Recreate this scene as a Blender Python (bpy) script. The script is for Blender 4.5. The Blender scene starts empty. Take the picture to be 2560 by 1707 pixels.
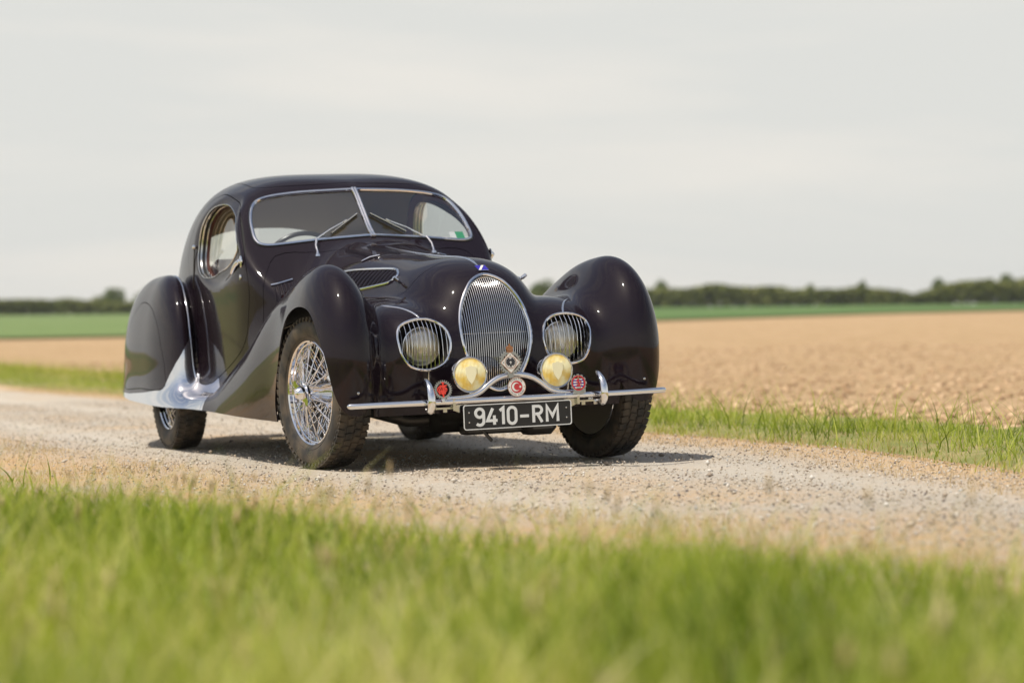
import bpy, bmesh, math, random
import numpy as np
from mathutils import Matrix, Vector, Euler

rng = np.random.default_rng(7)
random.seed(7)
scene = bpy.context.scene
COL = scene.collection

# ------------------------------------------------------------------ frames
# car frame: x forward from the front axle, y to the car's left, z up (metres).
# The sprung car leans slightly on the level track, so its root is rolled by ROLL.
ROLL = 0.023
ROOT = Matrix.Translation((0, -.7, 0)) @ Matrix.Rotation(ROLL, 4, 'X') @ Matrix.Translation((0, .7, 0))

# ------------------------------------------------------------------ camera
cam_pos = (10.7357, -4.02178, 0.65989)
yaw, pitch, croll = 2.762731, -0.009590, -0.040546
d = np.array([math.cos(yaw)*math.cos(pitch), math.sin(yaw)*math.cos(pitch), math.sin(pitch)])
r = np.cross(d, [0, 0, 1]); r /= np.linalg.norm(r); u = np.cross(r, d)
r2 = math.cos(croll)*r + math.sin(croll)*u
u2 = -math.sin(croll)*r + math.cos(croll)*u
cm = Matrix(((r2[0], u2[0], -d[0], cam_pos[0]), (r2[1], u2[1], -d[1], cam_pos[1]), (r2[2], u2[2], -d[2], cam_pos[2]), (0, 0, 0, 1)))
cam = bpy.data.cameras.new('camera')
cam_ob = bpy.data.objects.new('camera', cam)
COL.objects.link(cam_ob)
cam_ob.matrix_world = ROOT @ cm
cam.lens = 85.0
cam.sensor_width = 36.0
cam.clip_start = 0.1
cam.clip_end = 8000
cam.dof.use_dof = True
cam.dof.focus_distance = 11.0
cam.dof.aperture_fstop = 2.1
scene.camera = cam_ob

# ------------------------------------------------------------------ light
SUN_TO = Vector((0.12, -0.43, 0.90)).normalized()
SUN_EL = math.asin(SUN_TO.z)
SUN_AZ = math.atan2(SUN_TO.x, SUN_TO.y)
world = bpy.data.worlds.new('World')
scene.world = world
world.use_nodes = True
wn, wl = world.node_tree.nodes, world.node_tree.links
wn.clear()
w_out = wn.new('ShaderNodeOutputWorld')
w_bg = wn.new('ShaderNodeBackground')
w_bg.inputs['Strength'].default_value = 0.10
sky = wn.new('ShaderNodeTexSky')
sky.sky_type = 'NISHITA'
sky.sun_disc = False
sky.sun_elevation = SUN_EL
sky.sun_rotation = SUN_AZ
sky.dust_density = 2.0
sky.air_density = 1.0
geo = wn.new('ShaderNodeTexCoord')
sep = wn.new('ShaderNodeSeparateXYZ')
wl.new(geo.outputs['Generated'], sep.inputs[0])
# thin high cloud: nearly closed towards the horizon, broken overhead
mp = wn.new('ShaderNodeMapping'); mp.inputs['Scale'].default_value = (1.0, 1.0, 8.0)
wl.new(geo.outputs['Generated'], mp.inputs['Vector'])
nz = wn.new('ShaderNodeTexNoise'); nz.inputs['Scale'].default_value = 2.1; nz.inputs['Detail'].default_value = 9; nz.inputs['Roughness'].default_value = 0.58; nz.inputs['Distortion'].default_value = 0.5
wl.new(mp.outputs[0], nz.inputs['Vector'])
cr = wn.new('ShaderNodeValToRGB'); cr.color_ramp.elements[0].position = 0.47; cr.color_ramp.elements[1].position = 0.66
wl.new(nz.outputs['Fac'], cr.inputs['Fac'])
el = wn.new('ShaderNodeMapRange'); el.inputs['From Min'].default_value = 0.14; el.inputs['From Max'].default_value = 0.62
el.inputs['To Min'].default_value = 1.0; el.inputs['To Max'].default_value = 0.0
wl.new(sep.outputs['Z'], el.inputs['Value'])
pw = wn.new('ShaderNodeMath'); pw.operation = 'POWER'; pw.inputs[1].default_value = 2.6
wl.new(el.outputs[0], pw.inputs[0])
mx = wn.new('ShaderNodeMath'); mx.operation = 'MULTIPLY_ADD'; mx.inputs[1].default_value = 0.42; mx.use_clamp = True
wl.new(cr.outputs['Color'], mx.inputs[0]); wl.new(pw.outputs[0], mx.inputs[2])
fc = wn.new('ShaderNodeMapRange'); fc.inputs['To Min'].default_value = 0.11; fc.inputs['To Max'].default_value = 0.97
wl.new(mx.outputs[0], fc.inputs['Value'])
cc = wn.new('ShaderNodeMixRGB'); cc.inputs['Color1'].default_value = (7.35, 7.38, 7.05, 1); cc.inputs['Color2'].default_value = (8.2, 7.95, 7.4, 1)
wl.new(cr.outputs['Color'], cc.inputs['Fac'])
mixs = wn.new('ShaderNodeMixRGB')
wl.new(fc.outputs[0], mixs.inputs['Fac']); wl.new(sky.outputs[0], mixs.inputs['Color1']); wl.new(cc.outputs[0], mixs.inputs['Color2'])
wl.new(mixs.outputs[0], w_bg.inputs['Color'])
wl.new(w_bg.outputs[0], w_out.inputs['Surface'])

sun = bpy.data.lights.new('sun', 'SUN')
sun.energy = 4.6
sun.angle = math.radians(0.55)
sun.color = (1.0, 0.94, 0.84)
sun_ob = bpy.data.objects.new('sun', sun)
COL.objects.link(sun_ob)
sun_ob.rotation_euler = SUN_TO.to_track_quat('Z', 'Y').to_euler()

vs = scene.view_settings
vs.view_transform = 'Standard'
vs.look = 'None'
vs.exposure = 0.05
vs.gamma = 1.0
vs.use_curve_mapping = False
scene.cycles.max_bounces = 10
scene.cycles.transparent_max_bounces = 16
scene.cycles.use_denoising = True

# ------------------------------------------------------------------ materials
def mat(name, col, rough=0.5, metal=0.0, coat=0.0, spec=0.5, noise=None, bump=None, trans=0.0):
    m = bpy.data.materials.new(name); m.use_nodes = True
    nt = m.node_tree; b = nt.nodes['Principled BSDF']
    b.inputs['Base Color'].default_value = (*col, 1)
    b.inputs['Roughness'].default_value = rough
    b.inputs['Metallic'].default_value = metal
    b.inputs['Coat Weight'].default_value = coat
    b.inputs['Coat Roughness'].default_value = 0.02
    b.inputs['Specular IOR Level'].default_value = spec
    b.inputs['Transmission Weight'].default_value = trans
    tc = nt.nodes.new('ShaderNodeTexCoord')
    if noise:                      # (scale, amount, second colour)
        n = nt.nodes.new('ShaderNodeTexNoise'); n.inputs['Scale'].default_value = noise[0]; n.inputs['Detail'].default_value = 6
        nt.links.new(tc.outputs['Object'], n.inputs['Vector'])
        rp = nt.nodes.new('ShaderNodeValToRGB'); rp.color_ramp.elements[0].position = .5-noise[1]; rp.color_ramp.elements[1].position = .5+noise[1]
        rp.color_ramp.elements[0].color = (*col, 1); rp.color_ramp.elements[1].color = (*noise[2], 1)
        nt.links.new(n.outputs['Fac'], rp.inputs['Fac']); nt.links.new(rp.outputs['Color'], b.inputs['Base Color'])
    if bump:                       # (scale, distance)
        n = nt.nodes.new('ShaderNodeTexNoise'); n.inputs['Scale'].default_value = bump[0]; n.inputs['Detail'].default_value = 8
        nt.links.new(tc.outputs['Object'], n.inputs['Vector'])
        bp = nt.nodes.new('ShaderNodeBump'); bp.inputs['Distance'].default_value = bump[1]; bp.inputs['Strength'].default_value = 1
        nt.links.new(n.outputs['Fac'], bp.inputs['Height']); nt.links.new(bp.outputs['Normal'], b.inputs['Normal'])
    return m

def glass_mat(name, tint, refl_ior=1.5, rough=0.0):
    m = bpy.data.materials.new(name); m.use_nodes = True
    nt = m.node_tree; nt.nodes.clear()
    o = nt.nodes.new('ShaderNodeOutputMaterial'); t = nt.nodes.new('ShaderNodeBsdfTransparent'); g = nt.nodes.new('ShaderNodeBsdfGlossy')
    t.inputs['Color'].default_value = (*tint, 1); g.inputs['Roughness'].default_value = rough; g.inputs['Color'].default_value = (1, 1, 1, 1)
    f = nt.nodes.new('ShaderNodeFresnel')
    # a single sheet stands for a thin pane: reflect alike from both faces
    gm = nt.nodes.new('ShaderNodeNewGeometry'); mr = nt.nodes.new('ShaderNodeMapRange'); mr.inputs['To Min'].default_value = refl_ior; mr.inputs['To Max'].default_value = 1/refl_ior
    nt.links.new(gm.outputs['Backfacing'], mr.inputs['Value']); nt.links.new(mr.outputs[0], f.inputs['IOR'])
    x = nt.nodes.new('ShaderNodeMixShader')
    nt.links.new(f.outputs[0], x.inputs[0]); nt.links.new(t.outputs[0], x.inputs[1]); nt.links.new(g.outputs[0], x.inputs[2]); nt.links.new(x.outputs[0], o.inputs[0])
    return m

M = {}
def paint_material():
    m = mat('aubergine_paint', (.0105, .0062, .0095), .5, coat=.62, spec=.02)
    nt = m.node_tree; b = nt.nodes['Principled BSDF']
    tc = nt.nodes.new('ShaderNodeTexCoord')
    # uneven coat roughness on every panel and faint orange peel in the lacquer
    n = nt.nodes.new('ShaderNodeTexNoise'); n.inputs['Scale'].default_value = 7; n.inputs['Detail'].default_value = 8
    nt.links.new(tc.outputs['Object'], n.inputs['Vector'])
    mr = nt.nodes.new('ShaderNodeMapRange'); mr.inputs['To Min'].default_value = .022; mr.inputs['To Max'].default_value = .065
    nt.links.new(n.outputs['Fac'], mr.inputs['Value']); nt.links.new(mr.outputs[0], b.inputs['Coat Roughness'])
    n2 = nt.nodes.new('ShaderNodeTexNoise'); n2.inputs['Scale'].default_value = 9; n2.inputs['Detail'].default_value = 2
    nt.links.new(tc.outputs['Object'], n2.inputs['Vector'])
    bp = nt.nodes.new('ShaderNodeBump'); bp.inputs['Distance'].default_value = .0006; bp.inputs['Strength'].default_value = .6
    nt.links.new(n2.outputs['Fac'], bp.inputs['Height']); nt.links.new(bp.outputs['Normal'], b.inputs['Coat Normal'])
    return m
M['paint'] = paint_material()
M['inner'] = mat('black_underside', (.012, .011, .010), .7)
M['seal'] = mat('black_gap', (.004, .004, .004), .8)
M['chrome'] = mat('chrome', (.80, .80, .82), .045, metal=1.0)
M['chrome_soft'] = mat('worn_chrome', (.62, .61, .58), .16, metal=1.0)
M['steel'] = mat('dark_steel', (.10, .095, .09), .45, metal=.8)
M['rubber'] = mat('tyre_rubber', (.020, .019, .018), .62, noise=(14, .12, (.075, .058, .04)), bump=(60, .001))
M['leather'] = mat('red_brown_leather', (.26, .035, .015), .45, bump=(90, .0008))
M['lining'] = mat('beige_headlining', (.62, .55, .42), .9, bump=(200, .0004))
M['dark_lining'] = mat('dark_headlining', (.05, .045, .04), .9)
M['black'] = mat('black_plastic', (.010, .010, .010), .35)
M['wood'] = mat('dashboard_wood', (.06, .02, .01), .3, coat=.6)
M['glass'] = glass_mat('window_glass', (.90, .91, .86), 1.7)
M['screen'] = glass_mat('windscreen_glass', (.86, .89, .90), 2.3)
M['lens'] = glass_mat('clear_lens', (.98, .97, .94), 1.6)
M['reflector'] = mat('silver_reflector', (.97, .96, .92), .24, metal=1.0)
M['amber'] = mat('yellow_bulb', (.88, .72, .25), .15, trans=.3)
M['dark_leather'] = mat('dark_red_trim', (.055, .014, .008), .4)
M['fog_glass'] = mat('fluted_yellow_glass', (.84, .60, .13), .12, coat=1.0, noise=(22, .12, (.92, .86, .52)))
M['fog_shield'] = mat('pale_lens_shield', (.92, .86, .55), .12, coat=1.0)
_m = M['lens']; _nt = _m.node_tree; _o = [n_ for n_ in _nt.nodes if n_.type == 'OUTPUT_MATERIAL'][0]; _src = _o.inputs[0].links[0].from_socket
_d = _nt.nodes.new('ShaderNodeBsdfGlossy'); _d.inputs['Roughness'].default_value = .32; _d.inputs['Color'].default_value = (1, .99, .95, 1); _x = _nt.nodes.new('ShaderNodeMixShader'); _x.inputs[0].default_value = .36
_nt.links.new(_src, _x.inputs[1]); _nt.links.new(_d.outputs[0], _x.inputs[2]); _nt.links.new(_x.outputs[0], _o.inputs[0])
M['plate_black'] = mat('plate_black', (.012, .012, .013), .35)
M['plate_white'] = mat('plate_silver_white', (.74, .76, .75), .4)
M['enamel_white'] = mat('white_enamel', (.78, .77, .72), .2, coat=.5)
M['enamel_red'] = mat('red_enamel', (.50, .008, .012), .2, coat=.5)
M['enamel_orange'] = mat('signal_red_enamel', (.80, .04, .015), .25, coat=.5)
M['enamel_blue'] = mat('blue_enamel', (.035, .025, .36), .2, coat=.5)
M['enamel_black'] = mat('black_enamel', (.008, .007, .010), .2, coat=.5)
M['copper'] = mat('copper_metal', (.50, .24, .12), .3, metal=1.0)
M['pewter'] = mat('pewter_metal', (.42, .42, .38), .35, metal=1.0, bump=(300, .0008))
M['sticker_green'] = mat('green_sticker', (.03, .32, .12), .5)
M['paper'] = mat('white_paper', (.75, .73, .70), .6)

# ------------------------------------------------------------------ mesh helpers
class MB:
    def __init__(s): s.v = []; s.f = []; s.mi = []; s.n = 0
    def add(s, v, f, mi=0):
        v = [tuple(map(float, p)) for p in v]
        s.v += v; s.f += [tuple(i + s.n for i in q) for q in f]; s.mi += [mi]*len(f); s.n += len(v); return s
    def box(s, c, size, rot=None, mi=0, bevel=0):
        x, y, z = [q/2 for q in size]
        if bevel:
            b = min(bevel, x*.9, y*.9, z*.9); P = []
            for sx in (-1, 1):
                for sy in (-1, 1):
                    for sz in (-1, 1):
                        P += [(sx*(x-b), sy*(y-b), sz*z), (sx*(x-b), sy*y, sz*(z-b)), (sx*x, sy*(y-b), sz*(z-b))]
            def k(a, b_, c_, t): return ((a > 0)*4 + (b_ > 0)*2 + (c_ > 0))*3 + t
            F = []
            for sz in (-1, 1):
                q = [k(-1, -1, sz, 0), k(1, -1, sz, 0), k(1, 1, sz, 0), k(-1, 1, sz, 0)]; F.append(q if sz > 0 else q[::-1])
            for sy in (-1, 1):
                q = [k(-1, sy, -1, 1), k(-1, sy, 1, 1), k(1, sy, 1, 1), k(1, sy, -1, 1)]; F.append(q if sy > 0 else q[::-1])
            for sx in (-1, 1):
                q = [k(sx, -1, -1, 2), k(sx, 1, -1, 2), k(sx, 1, 1, 2), k(sx, -1, 1, 2)]; F.append(q if sx > 0 else q[::-1])
            for sx in (-1, 1):
                for sy in (-1, 1): F.append([k(sx, sy, -1, 1), k(sx, sy, -1, 2), k(sx, sy, 1, 2), k(sx, sy, 1, 1)])
                for sz in (-1, 1): F.append([k(sx, -1, sz, 0), k(sx, -1, sz, 2), k(sx, 1, sz, 2), k(sx, 1, sz, 0)])
            for sy in (-1, 1):
                for sz in (-1, 1): F.append([k(-1, sy, sz, 0), k(-1, sy, sz, 1), k(1, sy, sz, 1), k(1, sy, sz, 0)])
            for sx in (-1, 1):
                for sy in (-1, 1):
                    for sz in (-1, 1): F.append([k(sx, sy, sz, 0), k(sx, sy, sz, 1), k(sx, sy, sz, 2)])
        else:
            P = [(a*x, b*y, e*z) for a in (-1, 1) for b in (-1, 1) for e in (-1, 1)]
            F = [(0, 1, 3, 2), (4, 6, 7, 5), (0, 4, 5, 1), (2, 3, 7, 6), (0, 2, 6, 4), (1, 5, 7, 3)]
        R = rot if rot is not None else Matrix.Identity(3)
        return s.add([tuple(R @ Vector(p) + Vector(c)) for p in P], F, mi)
    def tube(s, pts, r, seg=8, closed=False, caps=True, mi=0, flat=1.0, up=None):
        pts = [Vector(p) for p in pts]; n = len(pts)
        rr = r if hasattr(r, '__len__') else [r]*n
        T = []
        for i in range(n):
            a = pts[(i-1) % n] if (closed or i > 0) else pts[i]
            b = pts[(i+1) % n] if (closed or i < n-1) else pts[i]
            t = (b-a); T.append(t.normalized() if t.length > 1e-9 else Vector((1, 0, 0)))
        nrm = Vector(up) if up is not None else (Vector((0, 0, 1)) if abs(T[0].z) < .9 else Vector((1, 0, 0)))
        nrm = (nrm - T[0]*nrm.dot(T[0])).normalized(); V = []
        for i in range(n):
            nrm = (nrm - T[i]*nrm.dot(T[i])); nrm = nrm.normalized() if nrm.length > 1e-6 else T[i].orthogonal().normalized()
            b = T[i].cross(nrm)
            for k in range(seg):
                a = 2*math.pi*k/seg
                V.append(pts[i] + nrm*(math.cos(a)*rr[i]*flat) + b*(math.sin(a)*rr[i]))
        F = []
        m = n if closed else n-1
        for i in range(m):
            j = (i+1) % n
            for k in range(seg):
                l = (k+1) % seg
                F.append((i*seg+k, i*seg+l, j*seg+l, j*seg+k))
        if caps and not closed:
            for e, q in ((0, -1), (n-1, 1)):
                V.append(pts[e] + T[e]*(q*rr[e]*.55)); c = len(V)-1
                for k in range(seg):
                    l = (k+1) % seg
                    F.append((e*seg+l, e*seg+k, c) if q < 0 else (e*seg+k, e*seg+l, c))
        return s.add(V, F, mi)
    def lathe(s, prof, c=(0, 0, 0), axis='y', seg=48, mi=0, sx=1.0, sz=1.0, rot=None):
        """prof: (along axis, radius)."""
        V = []; F = []; n = len(prof)
        for (h, r_) in prof:
            for k in range(seg):
                a = 2*math.pi*k/seg; p = (math.cos(a)*r_*sx, math.sin(a)*r_*sz)
                q = {'y': (p[0], h, p[1]), 'x': (h, p[0], p[1]), 'z': (p[0], p[1], h)}[axis]
                V.append(q)
        for i in range(n-1):
            for k in range(seg):
                l = (k+1) % seg
                q = (i*seg+k, i*seg+l, (i+1)*seg+l, (i+1)*seg+k)
                F.append(q)
        R = rot if rot is not None else Matrix.Identity(3)
        return s.add([tuple(R @ Vector(p) + Vector(c)) for p in V], F, mi)
    def sheet(s, grid, mi=0):
        a = len(grid); b = len(grid[0]); V = [p for row in grid for p in row]
        F = [(i*b+j, i*b+j+1, (i+1)*b+j+1, (i+1)*b+j) for i in range(a-1) for j in range(b-1)]
        return s.add(V, F, mi)
    def extrude(s, poly, y0, y1, mi=0, frame=None):
        """poly in (a,b) local plane; frame maps (a,b,depth)->xyz."""
        n = len(poly); fr = frame or (lambda a, b, c: (c, a, b))
        V = [fr(a, b, y1) for a, b in poly] + [fr(a, b, y0) for a, b in poly]
        F = [tuple(range(n)), tuple(range(2*n-1, n-1, -1))] + [(i, n+i, n+(i+1) % n, (i+1) % n) for i in range(n)]
        return s.add(V, F, mi)
    def build(s, name, mats, parent=None, smooth=True, angle=40):
        me = bpy.data.meshes.new(name)
        me.from_pydata(s.v, [], s.f)
        for m in (mats if isinstance(mats, (list, tuple)) else [mats]): me.materials.append(m)
        if any(s.mi): me.polygons.foreach_set('material_index', s.mi)
        me.validate(clean_customdata=False)
        bm = bmesh.new(); bm.from_mesh(me); bmesh.ops.recalc_face_normals(bm, faces=bm.faces); bm.to_mesh(me); bm.free()
        o = bpy.data.objects.new(name, me); COL.objects.link(o)
        if parent: o.parent = parent
        if smooth:
            me.shade_smooth()
            try: me.set_sharp_from_angle(angle=math.radians(angle))
            except Exception: pass
        return o

def empty(name, parent=None, loc=(0, 0, 0)):
    o = bpy.data.objects.new(name, None); COL.objects.link(o); o.empty_display_size = .1
    o.location = loc
    if parent: o.parent = parent
    return o
def tag(o, label=None, cat=None, group=None, kind=None):
    for k, v in (('label', label), ('category', cat), ('group', group), ('kind', kind)):
        if v: o[k] = v
    return o
def np_mesh(name, V, F, mats, parent=None, smooth=False, attr=None):
    """V (n,3); F (m,3) or (m,4) int array; attr: dict name -> per-vertex float array"""
    me = bpy.data.meshes.new(name)
    V = np.asarray(V, np.float32); F = np.asarray(F, np.int32); k = F.shape[1]
    me.vertices.add(len(V)); me.vertices.foreach_set('co', V.ravel())
    me.loops.add(F.size); me.loops.foreach_set('vertex_index', F.ravel())
    me.polygons.add(len(F)); me.polygons.foreach_set('loop_start', np.arange(0, F.size, k, dtype=np.int32))
    try: me.polygons.foreach_set('loop_total', np.full(len(F), k, np.int32))
    except Exception: pass
    me.update(calc_edges=True)
    for a, val in (attr or {}).items():
        at = me.attributes.new(a, 'FLOAT', 'POINT'); at.data.foreach_set('value', np.asarray(val, np.float32))
    for m in (mats if isinstance(mats, (list, tuple)) else [mats]): me.materials.append(m)
    o = bpy.data.objects.new(name, me); COL.objects.link(o)
    if parent: o.parent = parent
    if smooth: me.shade_smooth()
    return o
def crm(pts, n=8, closed=False):
    """Catmull-Rom resampling of a 2-D/3-D polyline."""
    P = np.array(pts, float); m = len(P); out = []
    for i in range(m if closed else m-1):
        if closed: p0, p1, p2, p3 = P[(i-1) % m], P[i], P[(i+1) % m], P[(i+2) % m]
        else: p0, p1, p2, p3 = P[max(i-1, 0)], P[i], P[i+1], P[min(i+2, m-1)]
        for t in np.arange(n)/n:
            out.append(.5*((2*p1)+(-p0+p2)*t+(2*p0-5*p1+4*p2-p3)*t*t+(-p0+3*p1-3*p2+p3)*t**3))
    if not closed: out.append(P[-1])
    return np.array(out)
def polysd(poly, a, b):
    """signed distance to a closed polygon, negative inside."""
    X = np.asarray(a, float).ravel(); Y = np.asarray(b, float).ravel()
    P = np.asarray(poly, float); Q = np.roll(P, -1, 0)
    best = np.full(len(X), 9.); ins = np.zeros(len(X), bool)
    lo = P.min(0)-.12; hi = P.max(0)+.12
    m = (X > lo[0]) & (X < hi[0]) & (Y > lo[1]) & (Y < hi[1])
    x, y = X[m], Y[m]; bb = np.full(len(x), 9.); ii = np.zeros(len(x), bool)
    for (x0, y0), (x1, y1) in zip(P, Q):
        dx, dy = x1-x0, y1-y0; L = dx*dx+dy*dy+1e-18
        t = np.clip(((x-x0)*dx+(y-y0)*dy)/L, 0, 1)
        bb = np.minimum(bb, np.hypot(x-x0-t*dx, y-y0-t*dy))
        if y0 != y1:
            c = ((y0 > y) != (y1 > y)) & (x < (x1-x0)*(y-y0)/(y1-y0)+x0); ii ^= c
    best[m] = bb; best[~m] = .12; ins[m] = ii
    return np.where(ins, -best, best).reshape(np.shape(a))

# ================================================================== the coachwork surface
# One smooth closed form FS(x,y,z)=0, meshed once; the panels are then cut out of it along real shut lines.
def spl(pts):
    xs=np.array([p[0] for p in pts],float); ys=np.array([p[1] for p in pts],float)
    o=np.argsort(xs); xs=xs[o]; ys=ys[o]; n=len(xs); h=np.diff(xs)
    A=np.zeros((n,n)); b=np.zeros(n); A[0,0]=A[-1,-1]=1
    for i in range(1,n-1):
        A[i,i-1]=h[i-1]; A[i,i]=2*(h[i-1]+h[i]); A[i,i+1]=h[i]
        b[i]=6*((ys[i+1]-ys[i])/h[i]-(ys[i]-ys[i-1])/h[i-1])
    M=np.linalg.solve(A,b)
    def f(x):
        x=np.clip(x,xs[0],xs[-1]); i=np.clip(np.searchsorted(xs,x)-1,0,n-2)
        d=h[i]; a=(xs[i+1]-x)/d; c=(x-xs[i])/d
        return a*ys[i]+c*ys[i+1]+((a**3-a)*M[i]+(c**3-c)*M[i+1])*d*d/6
    return f
def smin(a,b,k):
    h=np.maximum(k-np.abs(a-b),0)/k
    return np.minimum(a,b)-h*h*h*k/6
def smax(a,b,k): return -smin(-a,-b,k)
class Comp:
    def __init__(s,yc,hw,zt,zc,hd,n,xf,Lf,mf,xr,Lr,mr):
        s.yc,s.hw,s.zt,s.zc=[spl(t) for t in (yc,hw,zt,zc)]
        s.hd=hd;s.n=n;s.xf=xf;s.Lf=Lf;s.mf=mf;s.xr=xr;s.Lr=Lr;s.mr=mr
    def pre(s,x):
        return s.yc(x),s.hw(x),s.zt(x),s.zc(x)
    def g(s,x,a,z,pr):
        yc,hw,zt,zc=pr
        u=np.abs(a-yc)/hw; v=np.where(z>zc,(z-zc)/np.maximum(zt-zc,.02),(zc-z)/s.hd)
        c=(u**s.n+v**s.n)**(1/s.n)
        wf=np.maximum(x-s.xf,0)/s.Lf; wr=np.maximum(s.xr-x,0)/s.Lr
        m=np.where(x>s.xf,s.mf,s.mr); w=np.maximum(wf,wr)
        return (c**m+w**m)**(1/m)
    def d(s,x,a,z):
        e=1e-3; pr=s.pre(x); g=s.g(x,a,z,pr)
        x2=x+e
        gx=(s.g(x2,a,z,s.pre(x2))-g)/e; gy=(s.g(x,a+e,z,pr)-g)/e; gz=(s.g(x,a,z+e,pr)-g)/e
        return (g-1)/np.maximum(np.sqrt(gx*gx+gy*gy+gz*gz),.6)
# --- components (car frame, metres: x forward from front axle, y left, z up)
HOOD=Comp([(0.5,0),(-4,0)],[(.5,.36),(.3,.352),(0,.355),(-.5,.40),(-1.,.47),(-1.4,.53),(-1.9,.57)],
   [(.5,.965),(.2,.965),(-.07,.965),(-.4,.985),(-.776,1.02),(-1.1,1.06),(-1.29,1.09),(-1.6,1.11),(-2,1.11)],
   [(.5,.5),(-2,.5)],.9,2.5,-.2,.648,3.0,-1.6,.6,2.4)
CAT=Comp([(0.5,0),(-4,0)],[(.5,.70),(-2,.70)],[(.5,.74),(0,.76),(-1.5,.77)],[(.5,.45),(-2,.45)],.7,3.0,0,.46,3.2,-.9,.8,2.4)
POD=Comp([(0.5,.365),(-4,.39)],[(.5,.165),(-2,.165)],[(.5,.755),(-1.5,.755)],[(.5,.56),(-2,.56)],.45,2.2,-.05,.52,2.3,-.4,.4,2.4)
CAB=Comp([(0.5,0),(-4,0)],[(-1.0,.66),(-1.4,.70),(-1.8,.70),(-2.3,.68),(-2.8,.635),(-3.2,.575),(-3.6,.49),(-4.,.38),(-4.3,.3)],
   [(-1.2,1.27),(-1.45,1.37),(-1.654,1.433),(-1.9,1.482),(-2.2,1.505),(-2.5,1.50),(-2.8,1.44),(-3.1,1.34),(-3.5,1.16),(-3.9,.95),(-4.2,.78)],
   [(-1.,.85),(-2.8,.82),(-3.3,.7),(-4.2,.5)],1.3,3.6,-1.5,.6,2.6,-3.3,.95,3.0)
FRONT=Comp([(.5,.705),(.1,.70),(-.4,.695),(-.7,.705),(-1.,.715),(-1.5,.72),(-2.3,.72)],[(.5,.175),(.1,.165),(-.15,.145),(-.4,.12),(-.7,.105),(-1.,.095),(-1.5,.08),(-2.3,.08)],
   [(.5,.94),(.1,.94),(-.15,.912),(-.38,.853),(-.5,.818),(-.68,.757),(-.87,.672),(-.99,.614),(-1.27,.51),(-1.56,.415),(-1.78,.345),(-2.05,.30),(-2.4,.28)],
   [(.5,.5),(.1,.5),(-.5,.45),(-1.,.30),(-1.5,.18),(-2.4,.1)],.55,2.05,.1,.43,2.2,-1.7,.55,2.2)
REAR=Comp([(-2.3,.77),(-2.6,.74),(-3.,.70),(-3.6,.665),(-4.2,.60)],[(-2.3,.105),(-2.6,.145),(-3.,.175),(-3.2,.18),(-4.2,.17)],[(-2,.985),(-4.2,.985)],[(-2,.35),(-4.2,.35)],.8,2.2,-2.85,.55,2.6,-3.,1.12,2.2)
WN=np.array([.690,.134,.711]); WP=np.array([-1.292,0,1.122])
SILL=Comp([(-1.9,.70),(-2.3,.72),(-3.,.72),(-3.4,.70),(-3.8,.62),(-4.2,.56)],[(-1.9,.09),(-2.15,.125),(-2.4,.162),(-3.,.155),(-3.4,.145),(-4.2,.12)],[(-1.8,.30),(-4.2,.325)],[(-1.8,.18),(-4.2,.18)],.6,2.6,-2.25,.42,2.2,-3.3,.75,2.4)
kC=spl([(.5,.26),(.1,.26),(-.4,.16),(-.9,.06),(-2.4,.05)])
def FS(P):
    return F0(P)+dish(P[...,0],P[...,1],P[...,2])
def F0(P):
    x=P[...,0]; a=np.sqrt(P[...,1]**2+1e-8); z=P[...,2]
    h=HOOD.d(x,a,z); f=smin(h,smin(CAT.d(x,a,z),POD.d(x,a,z),.08),.10)
    ws=(x-WP[0])*WN[0]+a*WN[1]+(z-WP[2])*WN[2]
    e=smax(CAB.d(x,a,z),ws,.07)
    f=smin(f,e,.12)
    f=smin(f,FRONT.d(x,a,z),kC(x))
    t=np.clip((.62-z)/.37,0,1); t=t*t*(3-2*t); return smin(f,smin(REAR.d(x,a,z),SILL.d(x,a,z),.22),.045+.14*t)
def grad(P,e=1.5e-3):
    G=np.empty_like(P)
    for i in range(3):
        q=P.copy(); q[...,i]+=e; r=P.copy(); r[...,i]-=e
        G[...,i]=(FS(q)-FS(r))/(2*e)
    return G
def dish(x,y,z):
    rr=np.sqrt(((x+1.86)/.43)**2+((z-1.135)/.20)**2)
    t=np.clip(1-(rr-1)*.27/.085,0,1); t=t*t*(3-2*t)
    q=np.clip((np.abs(y)-.53)/.08,0,1); w=np.clip(-((x-WP[0])*WN[0]+np.abs(y)*WN[1]+(z-WP[2])*WN[2]+.004)/.075,0,1)
    return .022*t*q*q*(3-2*q)*w*w*(3-2*w)
def normals(P):
    G=grad(P); return G/np.linalg.norm(G,axis=-1,keepdims=True)
def project(P,it=3):
    P=P.copy()
    for _ in range(it):
        G=grad(P); f=FS(P); P-=G*(f/np.maximum((G*G).sum(-1),.05))[...,None]
    return P
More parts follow.
